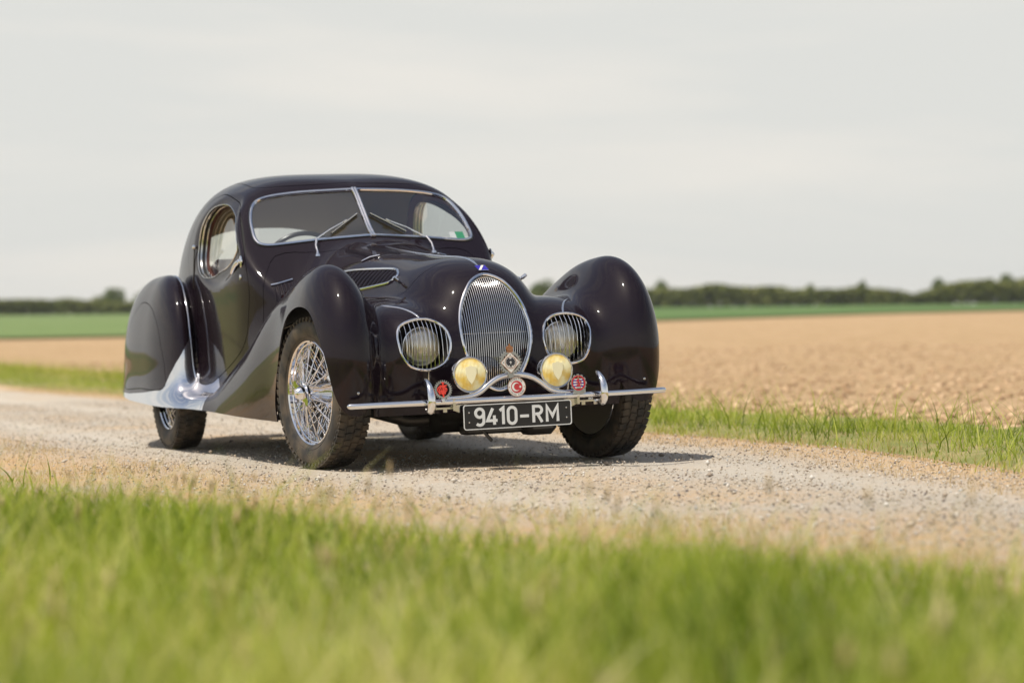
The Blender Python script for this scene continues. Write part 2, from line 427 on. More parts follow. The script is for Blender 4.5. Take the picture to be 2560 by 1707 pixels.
def surface_net(lo,hi,h):
    lo=np.array(lo);hi=np.array(hi); C=4
    n=(np.ceil((hi-lo)/(h*C)).astype(int))*C
    ax=[lo[i]+h*C*np.arange(n[i]//C+1) for i in range(3)]
    X=np.stack(np.meshgrid(*ax,indexing='ij'),-1); fc=FS(X)
    near=np.abs(fc)<h*C*1.6
    cell=np.zeros([m-1 for m in fc.shape],bool)
    for i in (0,1):
        for j in (0,1):
            for k in (0,1): cell|=near[i:i+cell.shape[0],j:j+cell.shape[1],k:k+cell.shape[2]]
    fine=np.kron(cell,np.ones((C,C,C),bool)).astype(bool)
    node=np.zeros([m+1 for m in fine.shape],bool)
    for i in (0,1):
        for j in (0,1):
            for k in (0,1): node[i:i+fine.shape[0],j:j+fine.shape[1],k:k+fine.shape[2]]|=fine
    vals=np.kron(fc[:-1,:-1,:-1],np.ones((C,C,C))).astype(np.float32)
    V=np.ones(node.shape,np.float32); V[:-1,:-1,:-1]=vals
    idx=np.argwhere(node); 
    V[tuple(idx.T)]=FS(lo+h*idx)
    S=V<0
    cs=np.zeros(fine.shape,np.uint8)
    for i in (0,1):
        for j in (0,1):
            for k in (0,1): cs+=S[i:i+fine.shape[0],j:j+fine.shape[1],k:k+fine.shape[2]]
    act=(cs>0)&(cs<8)&fine
    ids=-np.ones(act.shape,int); ca=np.argwhere(act); ids[tuple(ca.T)]=np.arange(len(ca))
    acc=np.zeros((len(ca),3)); cnt=np.zeros(len(ca))
    corners=[(i,j,k) for i in (0,1) for j in (0,1) for k in (0,1)]
    for c0 in corners:
        for d in range(3):
            if c0[d]==0:
                c1=list(c0); c1[d]=1
                a0=V[tuple((ca+c0).T)]; a1=V[tuple((ca+c1).T)]
                m=(a0<0)!=(a1<0); t=np.where(m,a0/np.where(m,a0-a1,1),0)
                p=ca+np.array(c0)+0.0; p[:,d]+=t
                acc[m]+=p[m]; cnt[m]+=1
    P=lo+h*acc/cnt[:,None]
    quads=[]
    for d in range(3):
        e,f=[(1,2),(2,0),(0,1)][d]
        sl=[slice(0,-1)]*3; s2=[slice(0,-1)]*3
        A=S[tuple(slice(0,-1) if q==d else slice(None) for q in range(3))]
        B=S[tuple(slice(1,None) if q==d else slice(None) for q in range(3))]
        ed=np.argwhere(A!=B); ok=(ed[:,e]>0)&(ed[:,f]>0)&(ed[:,e]<act.shape[e])&(ed[:,f]<act.shape[f]); ed=ed[ok]
        inside=A[tuple(ed.T)]
        ue=np.zeros(3,int);ue[e]=1; uf=np.zeros(3,int);uf[f]=1
        q=np.stack([ids[tuple((ed-ue-uf).T)],ids[tuple((ed-uf).T)],ids[tuple(ed.T)],ids[tuple((ed-ue).T)]],1)
        good=(q>=0).all(1); q=q[good]; ins=inside[good]
        q[~ins]=q[~ins][:,::-1]; quads.append(q)
    Q=np.concatenate(quads)
    return P,Q

H = 0.0135
P0, Q0 = surface_net((-4.5, -1.0, .14), (.62, 1.0, 1.6), H)
P0 = project(P0, 2)
TRI = np.concatenate([Q0[:, [0, 1, 2]], Q0[:, [0, 2, 3]]])
VV = [P0]
class Pool:
    V = P0
def cut(T, g, proj=True):
    """split triangles T by the scalar field g(points): returns (g<0 part, g>0 part)."""
    V = Pool.V; used = np.unique(T); gv = np.full(len(V), 1.0); gv[used] = g(V[used])
    gv = np.where(np.abs(gv) < 1e-5, 1e-5, gv); s = gv[T] < 0; c = s.sum(1)
    neg = [T[c == 3]]; pos = [T[c == 0]]
    mix = T[(c == 1) | (c == 2)]
    if len(mix):
        sm = gv[mix] < 0; lone = np.where((sm.sum(1) == 1)[:, None], sm, ~sm).argmax(1)
        A = mix[np.arange(len(mix)), lone]; B = mix[np.arange(len(mix)), (lone+1) % 3]; C = mix[np.arange(len(mix)), (lone+2) % 3]
        E = np.concatenate([np.stack([A, B], 1), np.stack([A, C], 1)]); E.sort(1)
        U, inv = np.unique(E, axis=0, return_inverse=True); inv = inv.ravel()
        a, b = U[:, 0], U[:, 1]; ga, gb = gv[a], gv[b]; lo = np.zeros(len(U)); hi = np.ones(len(U)); glo = ga.copy(); ghi = gb.copy(); t = ga/(ga-gb)
        for _ in range(3):
            p = V[a]+(V[b]-V[a])*t[:, None]; gt = g(p); m = (gt < 0) == (ga < 0)
            lo = np.where(m, t, lo); glo = np.where(m, gt, glo); hi = np.where(m, hi, t); ghi = np.where(m, ghi, gt)
            dn = glo-ghi; t = np.where(np.abs(dn) > 1e-9, lo+(hi-lo)*glo/np.where(np.abs(dn) > 1e-9, dn, 1), .5*(lo+hi))
        p = V[a]+(V[b]-V[a])*np.clip(t, .02, .98)[:, None]
        if proj: p = project(p, 1)
        base = len(V); Pool.V = np.concatenate([V, p]); n = len(mix)
        ab = base+inv[:n]; ac = base+inv[n:]
        t1 = np.stack([A, ab, ac], 1); t2 = np.stack([ab, B, C], 1); t3 = np.stack([ab, C, ac], 1)
        ln = gv[A] < 0
        neg += [t1[ln], t2[~ln], t3[~ln]]; pos += [t1[~ln], t2[ln], t3[ln]]
    return np.concatenate(neg), np.concatenate(pos)

# ---- outlines measured on the car (metres)
WS = [(0, 1.122), (.12, 1.116), (.293, 1.106), (.43, 1.094), (.52, 1.087), (.563, 1.09), (.588, 1.102), (.598, 1.13), (.596, 1.17), (.59, 1.215), (.575, 1.262), (.553, 1.302), (.522, 1.33), (.475, 1.347), (.39, 1.361), (.25, 1.372), (0, 1.379)]
WS = np.vstack([crm(WS[:-1]+[WS[-1]], 5)]); WS_FULL = np.vstack([WS, np.c_[-WS[::-1, 0], WS[::-1, 1]][1:-1]])
HEADP = crm([(.464, .628), (.472, .60), (.472, .575), (.464, .525), (.448, .49), (.427, .463), (.40, .449), (.37, .443), (.335, .442), (.30, .450), (.265, .468), (.243, .497), (.232, .53), (.228, .565), (.235, .605), (.255, .638), (.29, .660), (.33, .671), (.375, .671), (.415, .662), (.445, .648)], 4, True)
_g = [(0, .872), (.04, .863), (.078, .841), (.105, .812), (.13, .775), (.15, .735), (.163, .695), (.172, .65), (.174, .61), (.171, .57), (.163, .53), (.15, .49), (.128, .445), (.095, .395), (.05, .357), (0, .342)]
GRP = crm(_g + [(-a, b) for a, b in _g[-2:0:-1]], 4, True)*np.array([.98, 1])+np.array([-.004, -.006])
DOOR = crm([(-2.03, 1.392), (-1.83, 1.354), (-1.664, 1.307), (-1.54, 1.231), (-1.404, 1.10), (-1.339, 1.02), (-1.303, .942), (-1.289, .864), (-1.294, .787), (-1.312, .68), (-1.326, .629), (-1.365, .578), (-1.426, .537), (-1.519, .50), (-1.673, .458), (-1.87, .414), (-2.03, .38), (-2.13, .368), (-2.20, .366), (-2.275, .39), (-2.315, .50), (-2.33, .60), (-2.36, .72), (-2.41, .80), (-2.48, .88), (-2.55, .96), (-2.61, 1.05), (-2.58, 1.15), (-2.50, 1.25), (-2.36, 1.345), (-2.2, 1.387)], 4, True)
APER = crm([(-2.006, 1.337), (-2.122, 1.333), (-2.202, 1.309), (-2.268, 1.269), (-2.316, 1.217), (-2.338, 1.14), (-2.33, 1.057), (-2.282, .995), (-2.199, .957), (-2.108, .944), (-1.96, .948), (-1.839, .966), (-1.701, .982), (-1.60, 1.006), (-1.525, 1.035), (-1.472, 1.08), (-1.486, 1.135), (-1.535, 1.183), (-1.622, 1.24), (-1.738, 1.286), (-1.87, 1.322)], 4, True)
ARCH = crm([(.51, .10), (.505, .225), (.491, .260), (.476, .311), (.464, .383), (.444, .499), (.415, .566), (.375, .635), (.328, .690), (.274, .728), (.207, .746), (.125, .751), (.046, .746), (-.056, .728), (-.139, .695), (-.196, .645), (-.246, .578), (-.289, .507), (-.345, .436), (-.395, .363), (-.43, .291), (-.43, .21), (-.43, .10)], 4, True)
SPAT = crm([(-3.2, .80), (-3.129, .827), (-3.02, .836), (-2.88, .826), (-2.73, .794), (-2.634, .745), (-2.558, .68), (-2.516, .61), (-2.467, .52), (-2.443, .44), (-2.45, .346), (-2.9, .346), (-3.45, .346), (-3.52, .50), (-3.46, .65), (-3.34, .75)], 4, True)
_w = [(0, 1.268), (.15, 1.262), (.28, 1.240), (.37, 1.200), (.425, 1.14), (.44, 1.09), (.41, 1.06), (.3, 1.052)]
REARW = crm(_w+[(0, 1.05)]+[(-a, b) for a, b in _w[:0:-1]], 4, True)
SUNR = crm([(-1.633, 0), (-1.64, .15), (-1.66, .29), (-1.69, .42), (-1.73, .475), (-1.80, .492), (-1.95, .485), (-2.15, .465), (-2.33, .44), (-2.37, .40), (-2.39, .2), (-2.39, 0), (-2.39, -.2), (-2.37, -.40), (-2.33, -.44), (-2.15, -.465), (-1.95, -.485), (-1.80, -.492), (-1.73, -.475), (-1.69, -.42), (-1.66, -.29), (-1.64, -.15)], 4, True)
VENT = crm([(-1.10, .893), (-1.0, .905), (-.77, .927), (-.55, .926), (-.29, .917), (-.205, .90), (-.167, .882), (-.18, .866), (-.21, .852), (-.30, .843), (-.6, .82), (-1.0, .785), (-1.08, .78), (-1.10, .80)], 4, True)
zbot = lambda x: np.interp(x, [-4.3, -3.75, -3.4, -3.15, -2.7, -2.4, -2.0, -1.54, -1.07, -.72, -.42, -.2, .62], [.36, .32, .289, .273, .262, .250, .239, .228, .219, .214, .21, .24, .243])
A_ = lambda p: np.abs(p[:, 1])
def g_bonnet(p):
    x, a, z = p[:, 0], A_(p), p[:, 2]
    xf = np.interp(z, [.74, .778, .782, .803, .83, .857, .884, .91, .927, .94, .96], [-.14, -.116, .0, .047, .062, .072, .083, .097, .102, .103, .104])
    xr = np.interp(a, [0, .144, .25, .344, .42, .471, .526, .56, .58, .60, .622, .632, .9], [-1.10, -1.137, -1.21, -1.268, -1.295, -1.303, -1.298, -1.272, -1.245, -1.219, -1.19, -1.185, -1.18])
    zl = np.interp(x, [-1.3, -1.18, -.6, -.2, .2], [.655, .66, .735, .778, .778])
    return np.maximum.reduce([x-xf, xr-x, zl-z, a-np.interp(x, [-1.3, -1.1, -.9, -.5, 0], [.665, .63, .57, .485, .45])])
def yb(x): return np.interp(x, [-1.3, -.9, -.4, 0., .15, .22, .29, .34, .38, .41, .46, .6], [.9, .56, .46, .45, .44, .425, .40, .39, .372, .35, .345, .345])
def g_ffender(p):
    x, a, z = p[:, 0], A_(p), p[:, 2]
    rear = FRONT.d(x, a, z)-np.minimum(CAB.d(x, a, z), smin(HOOD.d(x, a, z), CAT.d(x, a, z), .1))
    return np.where(x > -.4, yb(x)-a, rear)
def g_rfender(p):
    x, a, z = p[:, 0], A_(p), p[:, 2]
    return np.maximum(np.where(x < -2.0, REAR.d(x, a, z)-CAB.d(x, a, z), 9.), x+2.05)
def g_guard(p):
    x, a, z = p[:, 0], A_(p), p[:, 2]
    zb = np.where(x > -2.56, np.interp(a, [.60, .69, .729, .773, .816, .84, .859, .87, .88], [.69, .65, .628, .564, .488, .428, .373, .348, .337]), np.interp(x, [-3.8, -3.2, -2.75, -2.56], [.318, .312, .325, .336]))
    return np.maximum.reduce([z-zb, x+1.86+.25*(z-.24), np.where(z > .42, .724-a, -1.)])

BODY = {}
_, shell = cut(TRI, lambda p: p[:, 2]-zbot(p[:, 0]))
_, shell = cut(shell, lambda p: np.maximum(polysd(ARCH, p[:, 0], p[:, 2]), .60-A_(p)))
T, shell = cut(shell, lambda p: np.maximum(polysd(WS_FULL, p[:, 1], p[:, 2]), -2.0-p[:, 0])); BODY['windscreen'] = T
T, shell = cut(shell, lambda p: np.maximum(polysd(REARW, p[:, 1], p[:, 2]), p[:, 0]+2.7)); BODY['rear_window'] = T
_, shell = cut(shell, lambda p: np.maximum(polysd(GRP, p[:, 1], p[:, 2]), -p[:, 0]))
_, shell = cut(shell, lambda p: np.maximum(polysd(HEADP, A_(p), p[:, 2]), -p[:, 0]))
SEAM = []
def panel(name, g, gap=.0022, keep=True):
    """cut a panel out of the shell, leaving a recessed seam of the given half width."""
    global shell
    inn, shell = cut(shell, lambda p: g(p)-gap)
    pan, seam = cut(inn, lambda p: g(p)+gap)
    SEAM.append(seam); BODY[name] = pan
def g_door(p, s):
    x, a, z = p[:, 0], A_(p), p[:, 2]
    own = CAB.d(x, a, z)-np.minimum(REAR.d(x, a, z), FRONT.d(x, a, z))+.004
    return np.maximum.reduce([polysd(DOOR, x, z), .5-s*p[:, 1], np.where(x < -1.9, np.maximum(own, a-.712), -1)])
panel('door_R', lambda p: g_door(p, -1))
panel('door_L', lambda p: g_door(p, 1))
for s_, q_ in (('R', 1), ('L', -1)):
    _, BODY['door_'+s_] = cut(BODY['door_'+s_], lambda p: polysd(APER, p[:, 0], p[:, 2]))
panel('roof', lambda p: np.maximum(polysd(SUNR, p[:, 0], p[:, 1]), 1.3-p[:, 2]))
panel('bonnet', g_bonnet, .0018)
for s_, q_ in (('R', 1), ('L', -1)):
    _, BODY['bonnet'] = cut(BODY['bonnet'], lambda p: np.maximum(polysd(VENT, p[:, 0], p[:, 2]), q_*p[:, 1]+.05))
BODY['bonnet_R'], BODY['bonnet_L'] = cut(BODY.pop('bonnet'), lambda p: p[:, 1])
panel('spat_R', lambda p: np.maximum(polysd(SPAT, p[:, 0], p[:, 2]), p[:, 1]+.6))
panel('spat_L', lambda p: np.maximum(polysd(SPAT, p[:, 0], p[:, 2]), .6-p[:, 1]))
for s_, q_ in (('R', 1), ('L', -1)):
    gd, shell = cut(shell, lambda p: np.maximum(g_guard(p), q_*p[:, 1]+.55)); BODY['guard_'+s_] = gd
    ff, shell = cut(shell, lambda p: np.maximum(np.maximum(g_ffender(p), -2.0-p[:, 0]), q_*p[:, 1]+.3)); BODY['front_fender_'+s_] = ff
    rf, shell = cut(shell, lambda p: np.maximum(g_rfender(p), q_*p[:, 1]+.3)); BODY['rear_fender_'+s_] = rf
BODY['shell'] = shell
VN = normals(Pool.V)
SV = Pool.V

def panel_obj(name, T, mats, parent, t=.010, off=0.0, rim=True, inner=True, rim_mi=0, inner_mi=1):
    ids, inv = np.unique(T, return_inverse=True); inv = inv.reshape(T.shape)
    P = SV[ids]+VN[ids]*off; N = VN[ids]; n = len(ids)
    V = [P]; NN = [N]; F = [inv]; MI = [np.zeros(len(inv), int)]; base = n
    if inner:
        V.append(P-N*t); NN.append(-N); F.append(inv[:, ::-1]+base); MI.append(np.full(len(inv), inner_mi)); base += n
    if rim:
        E = np.concatenate([inv[:, [0, 1]], inv[:, [1, 2]], inv[:, [2, 0]]])
        key = E[:, 0].astype(np.int64)*n+E[:, 1]; rev = E[:, 1].astype(np.int64)*n+E[:, 0]
        B = E[~np.isin(key, rev)]; m = len(B)
        if m:
            a, b = P[B[:, 0]], P[B[:, 1]]; ai, bi = a-N[B[:, 0]]*t, b-N[B[:, 1]]*t
            tn = np.cross(b-a, N[B[:, 0]]); tn /= (np.linalg.norm(tn, axis=1, keepdims=True)+1e-12)
            V += [a, b, bi, ai]; NN += [tn]*4; k = np.arange(m)
            F += [np.stack([base+m+k, base+k, base+3*m+k], 1), np.stack([base+m+k, base+3*m+k, base+2*m+k], 1)]; MI += [np.full(m, rim_mi)]*2
    V = np.concatenate(V); NN = np.concatenate(NN); F = np.concatenate(F); MI = np.concatenate(MI)
    o = np_mesh(name, V, F, mats, parent, smooth=True); me = o.data
    me.polygons.foreach_set('material_index', MI.astype(np.int32))
    me.normals_split_custom_set_from_vertices(NN.tolist())
    return o

# ---- helpers that drop a curve onto the coachwork
def hit_axis(p, axis, start, stop, step=.01):
    """move points along an axis until they meet the surface."""
    p = np.array(p, float); n = len(p); S = np.arange(start, stop, step if stop > start else -step)
    G = np.repeat(p[:, None, :], len(S), 1); G[:, :, axis] = S[None]
    f = FS(G); idx = (f < 0).argmax(1); idx = np.clip(idx, 1, None)
    lo = S[idx-1].copy(); hi = S[idx].copy()
    for _ in range(12):
        mid = .5*(lo+hi); p[:, axis] = mid; m = FS(p) < 0
        hi = np.where(m, mid, hi); lo = np.where(m, lo, mid)
    p[:, axis] = .5*(lo+hi); return p
def on_front(yz, x0=.62, x1=-1.2):
    yz = np.asarray(yz, float); return hit_axis(np.c_[np.zeros(len(yz)), yz], 0, x0, x1)
def on_side(xz, s, y0=.98, y1=.05):
    xz = np.asarray(xz, float); p = hit_axis(np.c_[xz[:, 0], np.full(len(xz), y0), xz[:, 1]], 1, y0, y1); p[:, 1] *= s; return p
def on_top(xy, z0=1.6, z1=.3):
    xy = np.asarray(xy, float); return hit_axis(np.c_[xy, np.zeros(len(xy))], 2, z0, z1)
def lift(p, h): return p+normals(p)*h

# ================================================================== the car
car = empty('vintage_coupe')
car.matrix_world = ROOT
tag(car, 'dark aubergine teardrop coupe with oval grille parked on the gravel track', 'car')
PM = [M['paint'], M['inner']]
shell_ob = panel_obj('body', BODY['shell'], [M['paint'], M['lining']], car)
roof_ob = panel_obj('roof_panel', BODY['roof'], [M['paint'], M['lining']], car)
for s_ in 'RL':
    panel_obj('door', BODY['door_'+s_], [M['paint'], M['leather']], car, t=.014)
    panel_obj('bonnet', BODY['bonnet_'+s_], PM, car, t=.006)
    panel_obj('front_fender', BODY['front_fender_'+s_], PM, car, t=.006)
    rf = panel_obj('rear_fender', BODY['rear_fender_'+s_], PM, car, t=.006)
    panel_obj('wheel_spat', BODY['spat_'+s_], PM, rf, t=.006)
    panel_obj('stone_guard', BODY['guard_'+s_], [M['chrome'], M['inner']], rf, t=.007, off=.0015)
panel_obj('shut_line', np.concatenate(SEAM), [M['seal']], car, t=.006, off=-.007, inner=False, rim=False)
doors = [o for o in car.children if o.name.startswith('door')]
fenders = [o for o in car.children if o.name.startswith('front_fender')]
rfenders = [o for o in car.children if o.name.startswith('rear_fender')]
bonnets = [o for o in car.children if o.name.startswith('bonnet')]

def strip(pts, w, h, mats, name, parent, n_off=0.0, seg=8):
    """half-round bright moulding along a curve that lies on the surface."""
    P = lift(pts, n_off); N = normals(P)
    V = []; F = []; m = len(P)
    Tn = np.gradient(P, axis=0); Tn /= np.linalg.norm(Tn, axis=1, keepdims=True)+1e-9
    B = np.cross(Tn, N); B /= np.linalg.norm(B, axis=1, keepdims=True)+1e-9
    k = seg+1
    for i in range(m):
        e = min(1.0, .25+min(i, m-1-i)*.25)
        for j in range(k):
            a = math.pi*j/seg
            V.append(P[i]+B[i]*math.cos(a)*w*e+N[i]*(math.sin(a)*h*e-.001))
    for i in range(m-1):
        for j in range(k-1): F.append((i*k+j, i*k+j+1, (i+1)*k+j+1, (i+1)*k+j))
    F.append(tuple(range(k))); F.append(tuple(range((m-1)*k+k-1, (m-1)*k-1, -1)))
    return MB().add(V, F).build(name, mats, parent, angle=70)

# ---- windscreen: two panes, bright frame, centre pillar
inset = -.004
wr, wl_ = cut(BODY['windscreen'], lambda p: p[:, 1])
VN = normals(Pool.V); SV = Pool.V
for T in (wr, wl_):
    panel_obj('windscreen_pane', T, [M['screen']], car, t=.004, off=inset, inner=False, rim=False)
wsf = on_front(WS_FULL[::1], -.9, -2.2)
wsf = lift(wsf, .002)
fr = MB().tube(wsf, .0088, 8, closed=True).build('windscreen_frame', M['chrome'], car)
gs = MB().tube(lift(on_front(np.array([(a*1.012, 1.24+(b-1.24)*1.03) for a, b in WS_FULL]), -.9, -2.2), .0005), .006, 6, closed=True).build('windscreen_seal', M['black'], fr)
cl = on_front([(0, z) for z in np.linspace(1.112, 1.384, 14)], -.9, -2.2)
pl = MB()
for sgn in (-1, 1): pl.tube(lift(cl, .006)+np.array([0, sgn*.0075, 0]), .0075, 8)
pl.build('windscreen_pillar', M['chrome'], fr)
# ---- rear window
panel_obj('rear_window', BODY['rear_window'], [M['glass']], car, off=-.004, inner=False, rim=False)
WB = [(.205, 1.135), (.035, 1.238)]
# ---- cowl / windscreen wipers
for s in (-1, 1):
    base = np.array([-1.225, s*.318, 0]); bz = on_top(base[None, :2])[0]
    pv = np.array([-1.31, s*.303, 1.098+.012])
    w = MB(); w.tube([bz+[0, 0, -.004], bz+[-.006, 0, .02], bz+[-.03, 0, .05], pv+[0.02, 0, .0]], [.009, .006, .005, .008], 8)
    w.lathe([(-.004, .0), (-.004, .015), (.006, .013), (.012, .004), (.012, 0)], c=bz, axis='z', seg=14)
    wo = w.build('wiper_stalk', M['chrome'], car)
    def wsp(y, z, h): return lift(on_front([(y, z)], -.9, -2.2), h)[0]
    ends = [wsp(s*WB[0][0], WB[0][1], .011), wsp(s*WB[1][0], WB[1][1], .011)]
    mid = ends[0]+(ends[1]-ends[0])*.52+normals(np.array([ends[0]]))[0]*.010
    MB().tube([pv, .5*(pv+mid)+np.array([.006, 0, .006]), mid], [.0045, .0032, .0026], 6).build('wiper_arm', M['chrome'], wo)
    b = MB(); b.tube([ends[0], ends[1]], .0035, 6, mi=0)
    dq = (ends[1]-ends[0]); dq = dq/np.linalg.norm(dq); b.tube([mid-dq*.012, mid+dq*.012], .006, 6, mi=0)
    dv = ends[1]-ends[0]; nn = normals(np.array([.5*(ends[0]+ends[1])]))[0]
    q = [ends[0]-nn*.001, ends[1]-nn*.001, ends[1]-nn*.010, ends[0]-nn*.010]
    side = np.cross(dv, nn); side /= np.linalg.norm(side); side *= .0035
    b.add([p+side for p in q]+[p-side for p in q], [(0, 1, 2, 3), (7, 6, 5, 4), (0, 4, 5, 1), (2, 6, 7, 3), (1, 5, 6, 2), (0, 3, 7, 4)], 1)
    b.build('wiper_blade', [M['chrome_soft'], M['black']], wo)

# ---- side windows: recessed glass in a bright stepped frame
for k, s in ((0, -1), (1, 1)):
    dr = doors[k]
    edge = on_side(APER, s)
    n = len(edge)
    steps = [(0.0, 1.0, 0), (.010, .995, 0), (.012, .99, 1), (.018, .985, 1), (.020, .98, 0), (.034, .975, 0), (.036, .965, 1), (.040, .962, 1), (.042, .955, 0), (.058, .95, 2)]
    c0 = APER.mean(0)
    m = MB(); rows = []
    for dep, sc, mi in steps:
        ring = edge.copy(); ring[:, 0] = c0[0]+(edge[:, 0]-c0[0])*sc; ring[:, 2] = c0[1]+(edge[:, 2]-c0[1])*sc
        ring[:, 1] = edge[:, 1]-s*dep; rows.append((ring, mi))
    V = np.concatenate([r_[0] for r_ in rows]); F = []; MI = []
    for a in range(len(rows)-1):
        for i in range(n):
            j = (i+1) % n; F.append((a*n+i, a*n+j, (a+1)*n+j, (a+1)*n+i)); MI.append(rows[a+1][1])
    m.add(V, F); m.mi = MI
    m.build('window_frame', [M['black'], M['chrome_soft'], M['dark_leather']], dr, angle=25)
    bead = lift(edge, .001); MB().tube(bead, .0035, 6, closed=True).build('window_bead', M['chrome_soft'], dr)
    g = rows[-1][0]; ctr = g.mean(0)
    m = MB(); V = [ctr]+[p for p in g]; F = [(0, 1+i, 1+(i+1) % n) for i in range(n)]
    m.add(V, F).build('window_glass', M['glass'], dr)
    # handle and lock
    hp = on_side([(-1.365, 1.008)], s)[0]
    m = MB(); R = Matrix.Rotation(0, 3, 'X')
    m.lathe([(0, .0), (0, .027), (.004, .027), (.007, .023), (.008, .014), (.016, .012), (.020, 0)], c=hp+np.array([0, 0, 0]), axis='y', seg=24, sx=.8, sz=1.15, rot=Matrix.Rotation(0 if s > 0 else math.pi, 3, 'Z'))
    m.tube([hp+[0, s*.016, 0], hp+[-.04, s*.020, -.012], hp+[-.09, s*.018, -.030], hp+[-.15, s*.012, -.052]], [.009, .0095, .0095, .008], 10, flat=1.3)
    m.build('door_handle', M['chrome'], dr)
    kp = on_side([(-1.37, .928)], s)[0]
    MB().lathe([(0, 0), (0, .011), (.005, .010), (.006, 0)], c=kp, axis='y', seg=16, sz=1.4, rot=Matrix.Rotation(0 if s > 0 else math.pi, 3, 'Z')).build('door_lock', M['chrome'], dr)

# ---- grille 
gring = on_front(GRP)
grille = MB().tube(lift(gring, .002), .0072, 8, closed=True).build('grille', M['chrome'], car)
MB().tube(lift(on_front(np.array([(a*.955, .607+(b-.607)*.972) for a, b in GRP])), -.006), .0035, 6, closed=True).build('inner_ring', M['chrome_soft'], grille)
def span(poly, a, ax=0):
    P = np.asarray(poly); Q = np.roll(P, -1, 0); out = []
    for p, q in zip(P, Q):
        if (p[ax] > a) != (q[ax] > a): out.append(p[1-ax]+(q[1-ax]-p[1-ax])*(a-p[ax])/(q[ax]-p[ax]))
    return min(out), max(out)
nb = 33
for i in range(nb):
    y = -.17+.34*(i+.5)/nb
    z0, z1 = span(GRP, y)
    zz = np.linspace(z0+.004, z1-.004, 12)
    MB().tube(lift(on_front(np.c_[np.full(12, y), zz]), -.005), .00135, 6, flat=1.0, up=(1, 0, 0)).build('grille_bar', M['chrome'], grille)
yy = np.linspace(*[v*.97 for v in span(GRP, .60, 1)], 14)
MB().tube(lift(on_front(np.c_[yy, np.full(14, .60)]), -.012), .0014, 5).build('cross_wire', M['chrome_soft'], grille)
rad = [lift(on_front(np.c_[np.linspace(-1, 1, 9)*max(.02, span(GRP, z, 1)[1])*.99, np.full(9, z)]), -.05) for z in np.linspace(.35, .865, 14)]
MB().sheet(rad).build('radiator_core', mat('radiator_core', (.010, .010, .010), .9), grille)

# ---- emblem above the grille
e = on_front([(0, .893)])[0]; nE = normals(e[None])[0]
ex = np.array([0, 1., 0]); ez = np.cross(nE, ex); ez /= np.linalg.norm(ez); ez = ez if ez[2] > 0 else -ez
nE = np.array([.80, 0, .60]); ez = np.array([-.60, 0, .80]); e = e+np.array([.012, 0, .004])
def em(a, b, c): return e+ex*a+ez*b+nE*c
m = MB()
m.extrude([(-.032, .014), (.018, .014), (.032, -.014), (-.018, -.014)], .0, .004, 0, em)
m.build('emblem_plate', M['enamel_blue'], car)
eo = [o for o in car.children if o.name == 'emblem_plate'][0]
MB().extrude([(-.018, -.0135), (-.006, -.0135), (.012, .0135), (0.0, .0135)], .0, .0055, 0, em).build('white_band', M['enamel_white'], eo)
m = MB(); fp = [em(a, b, .003) for a, b in [(-.032, .014), (.018, .014), (.032, -.014), (-.018, -.014)]]
m.tube(fp, .0012, 5, closed=True).build('emblem_rim', M['chrome'], eo)

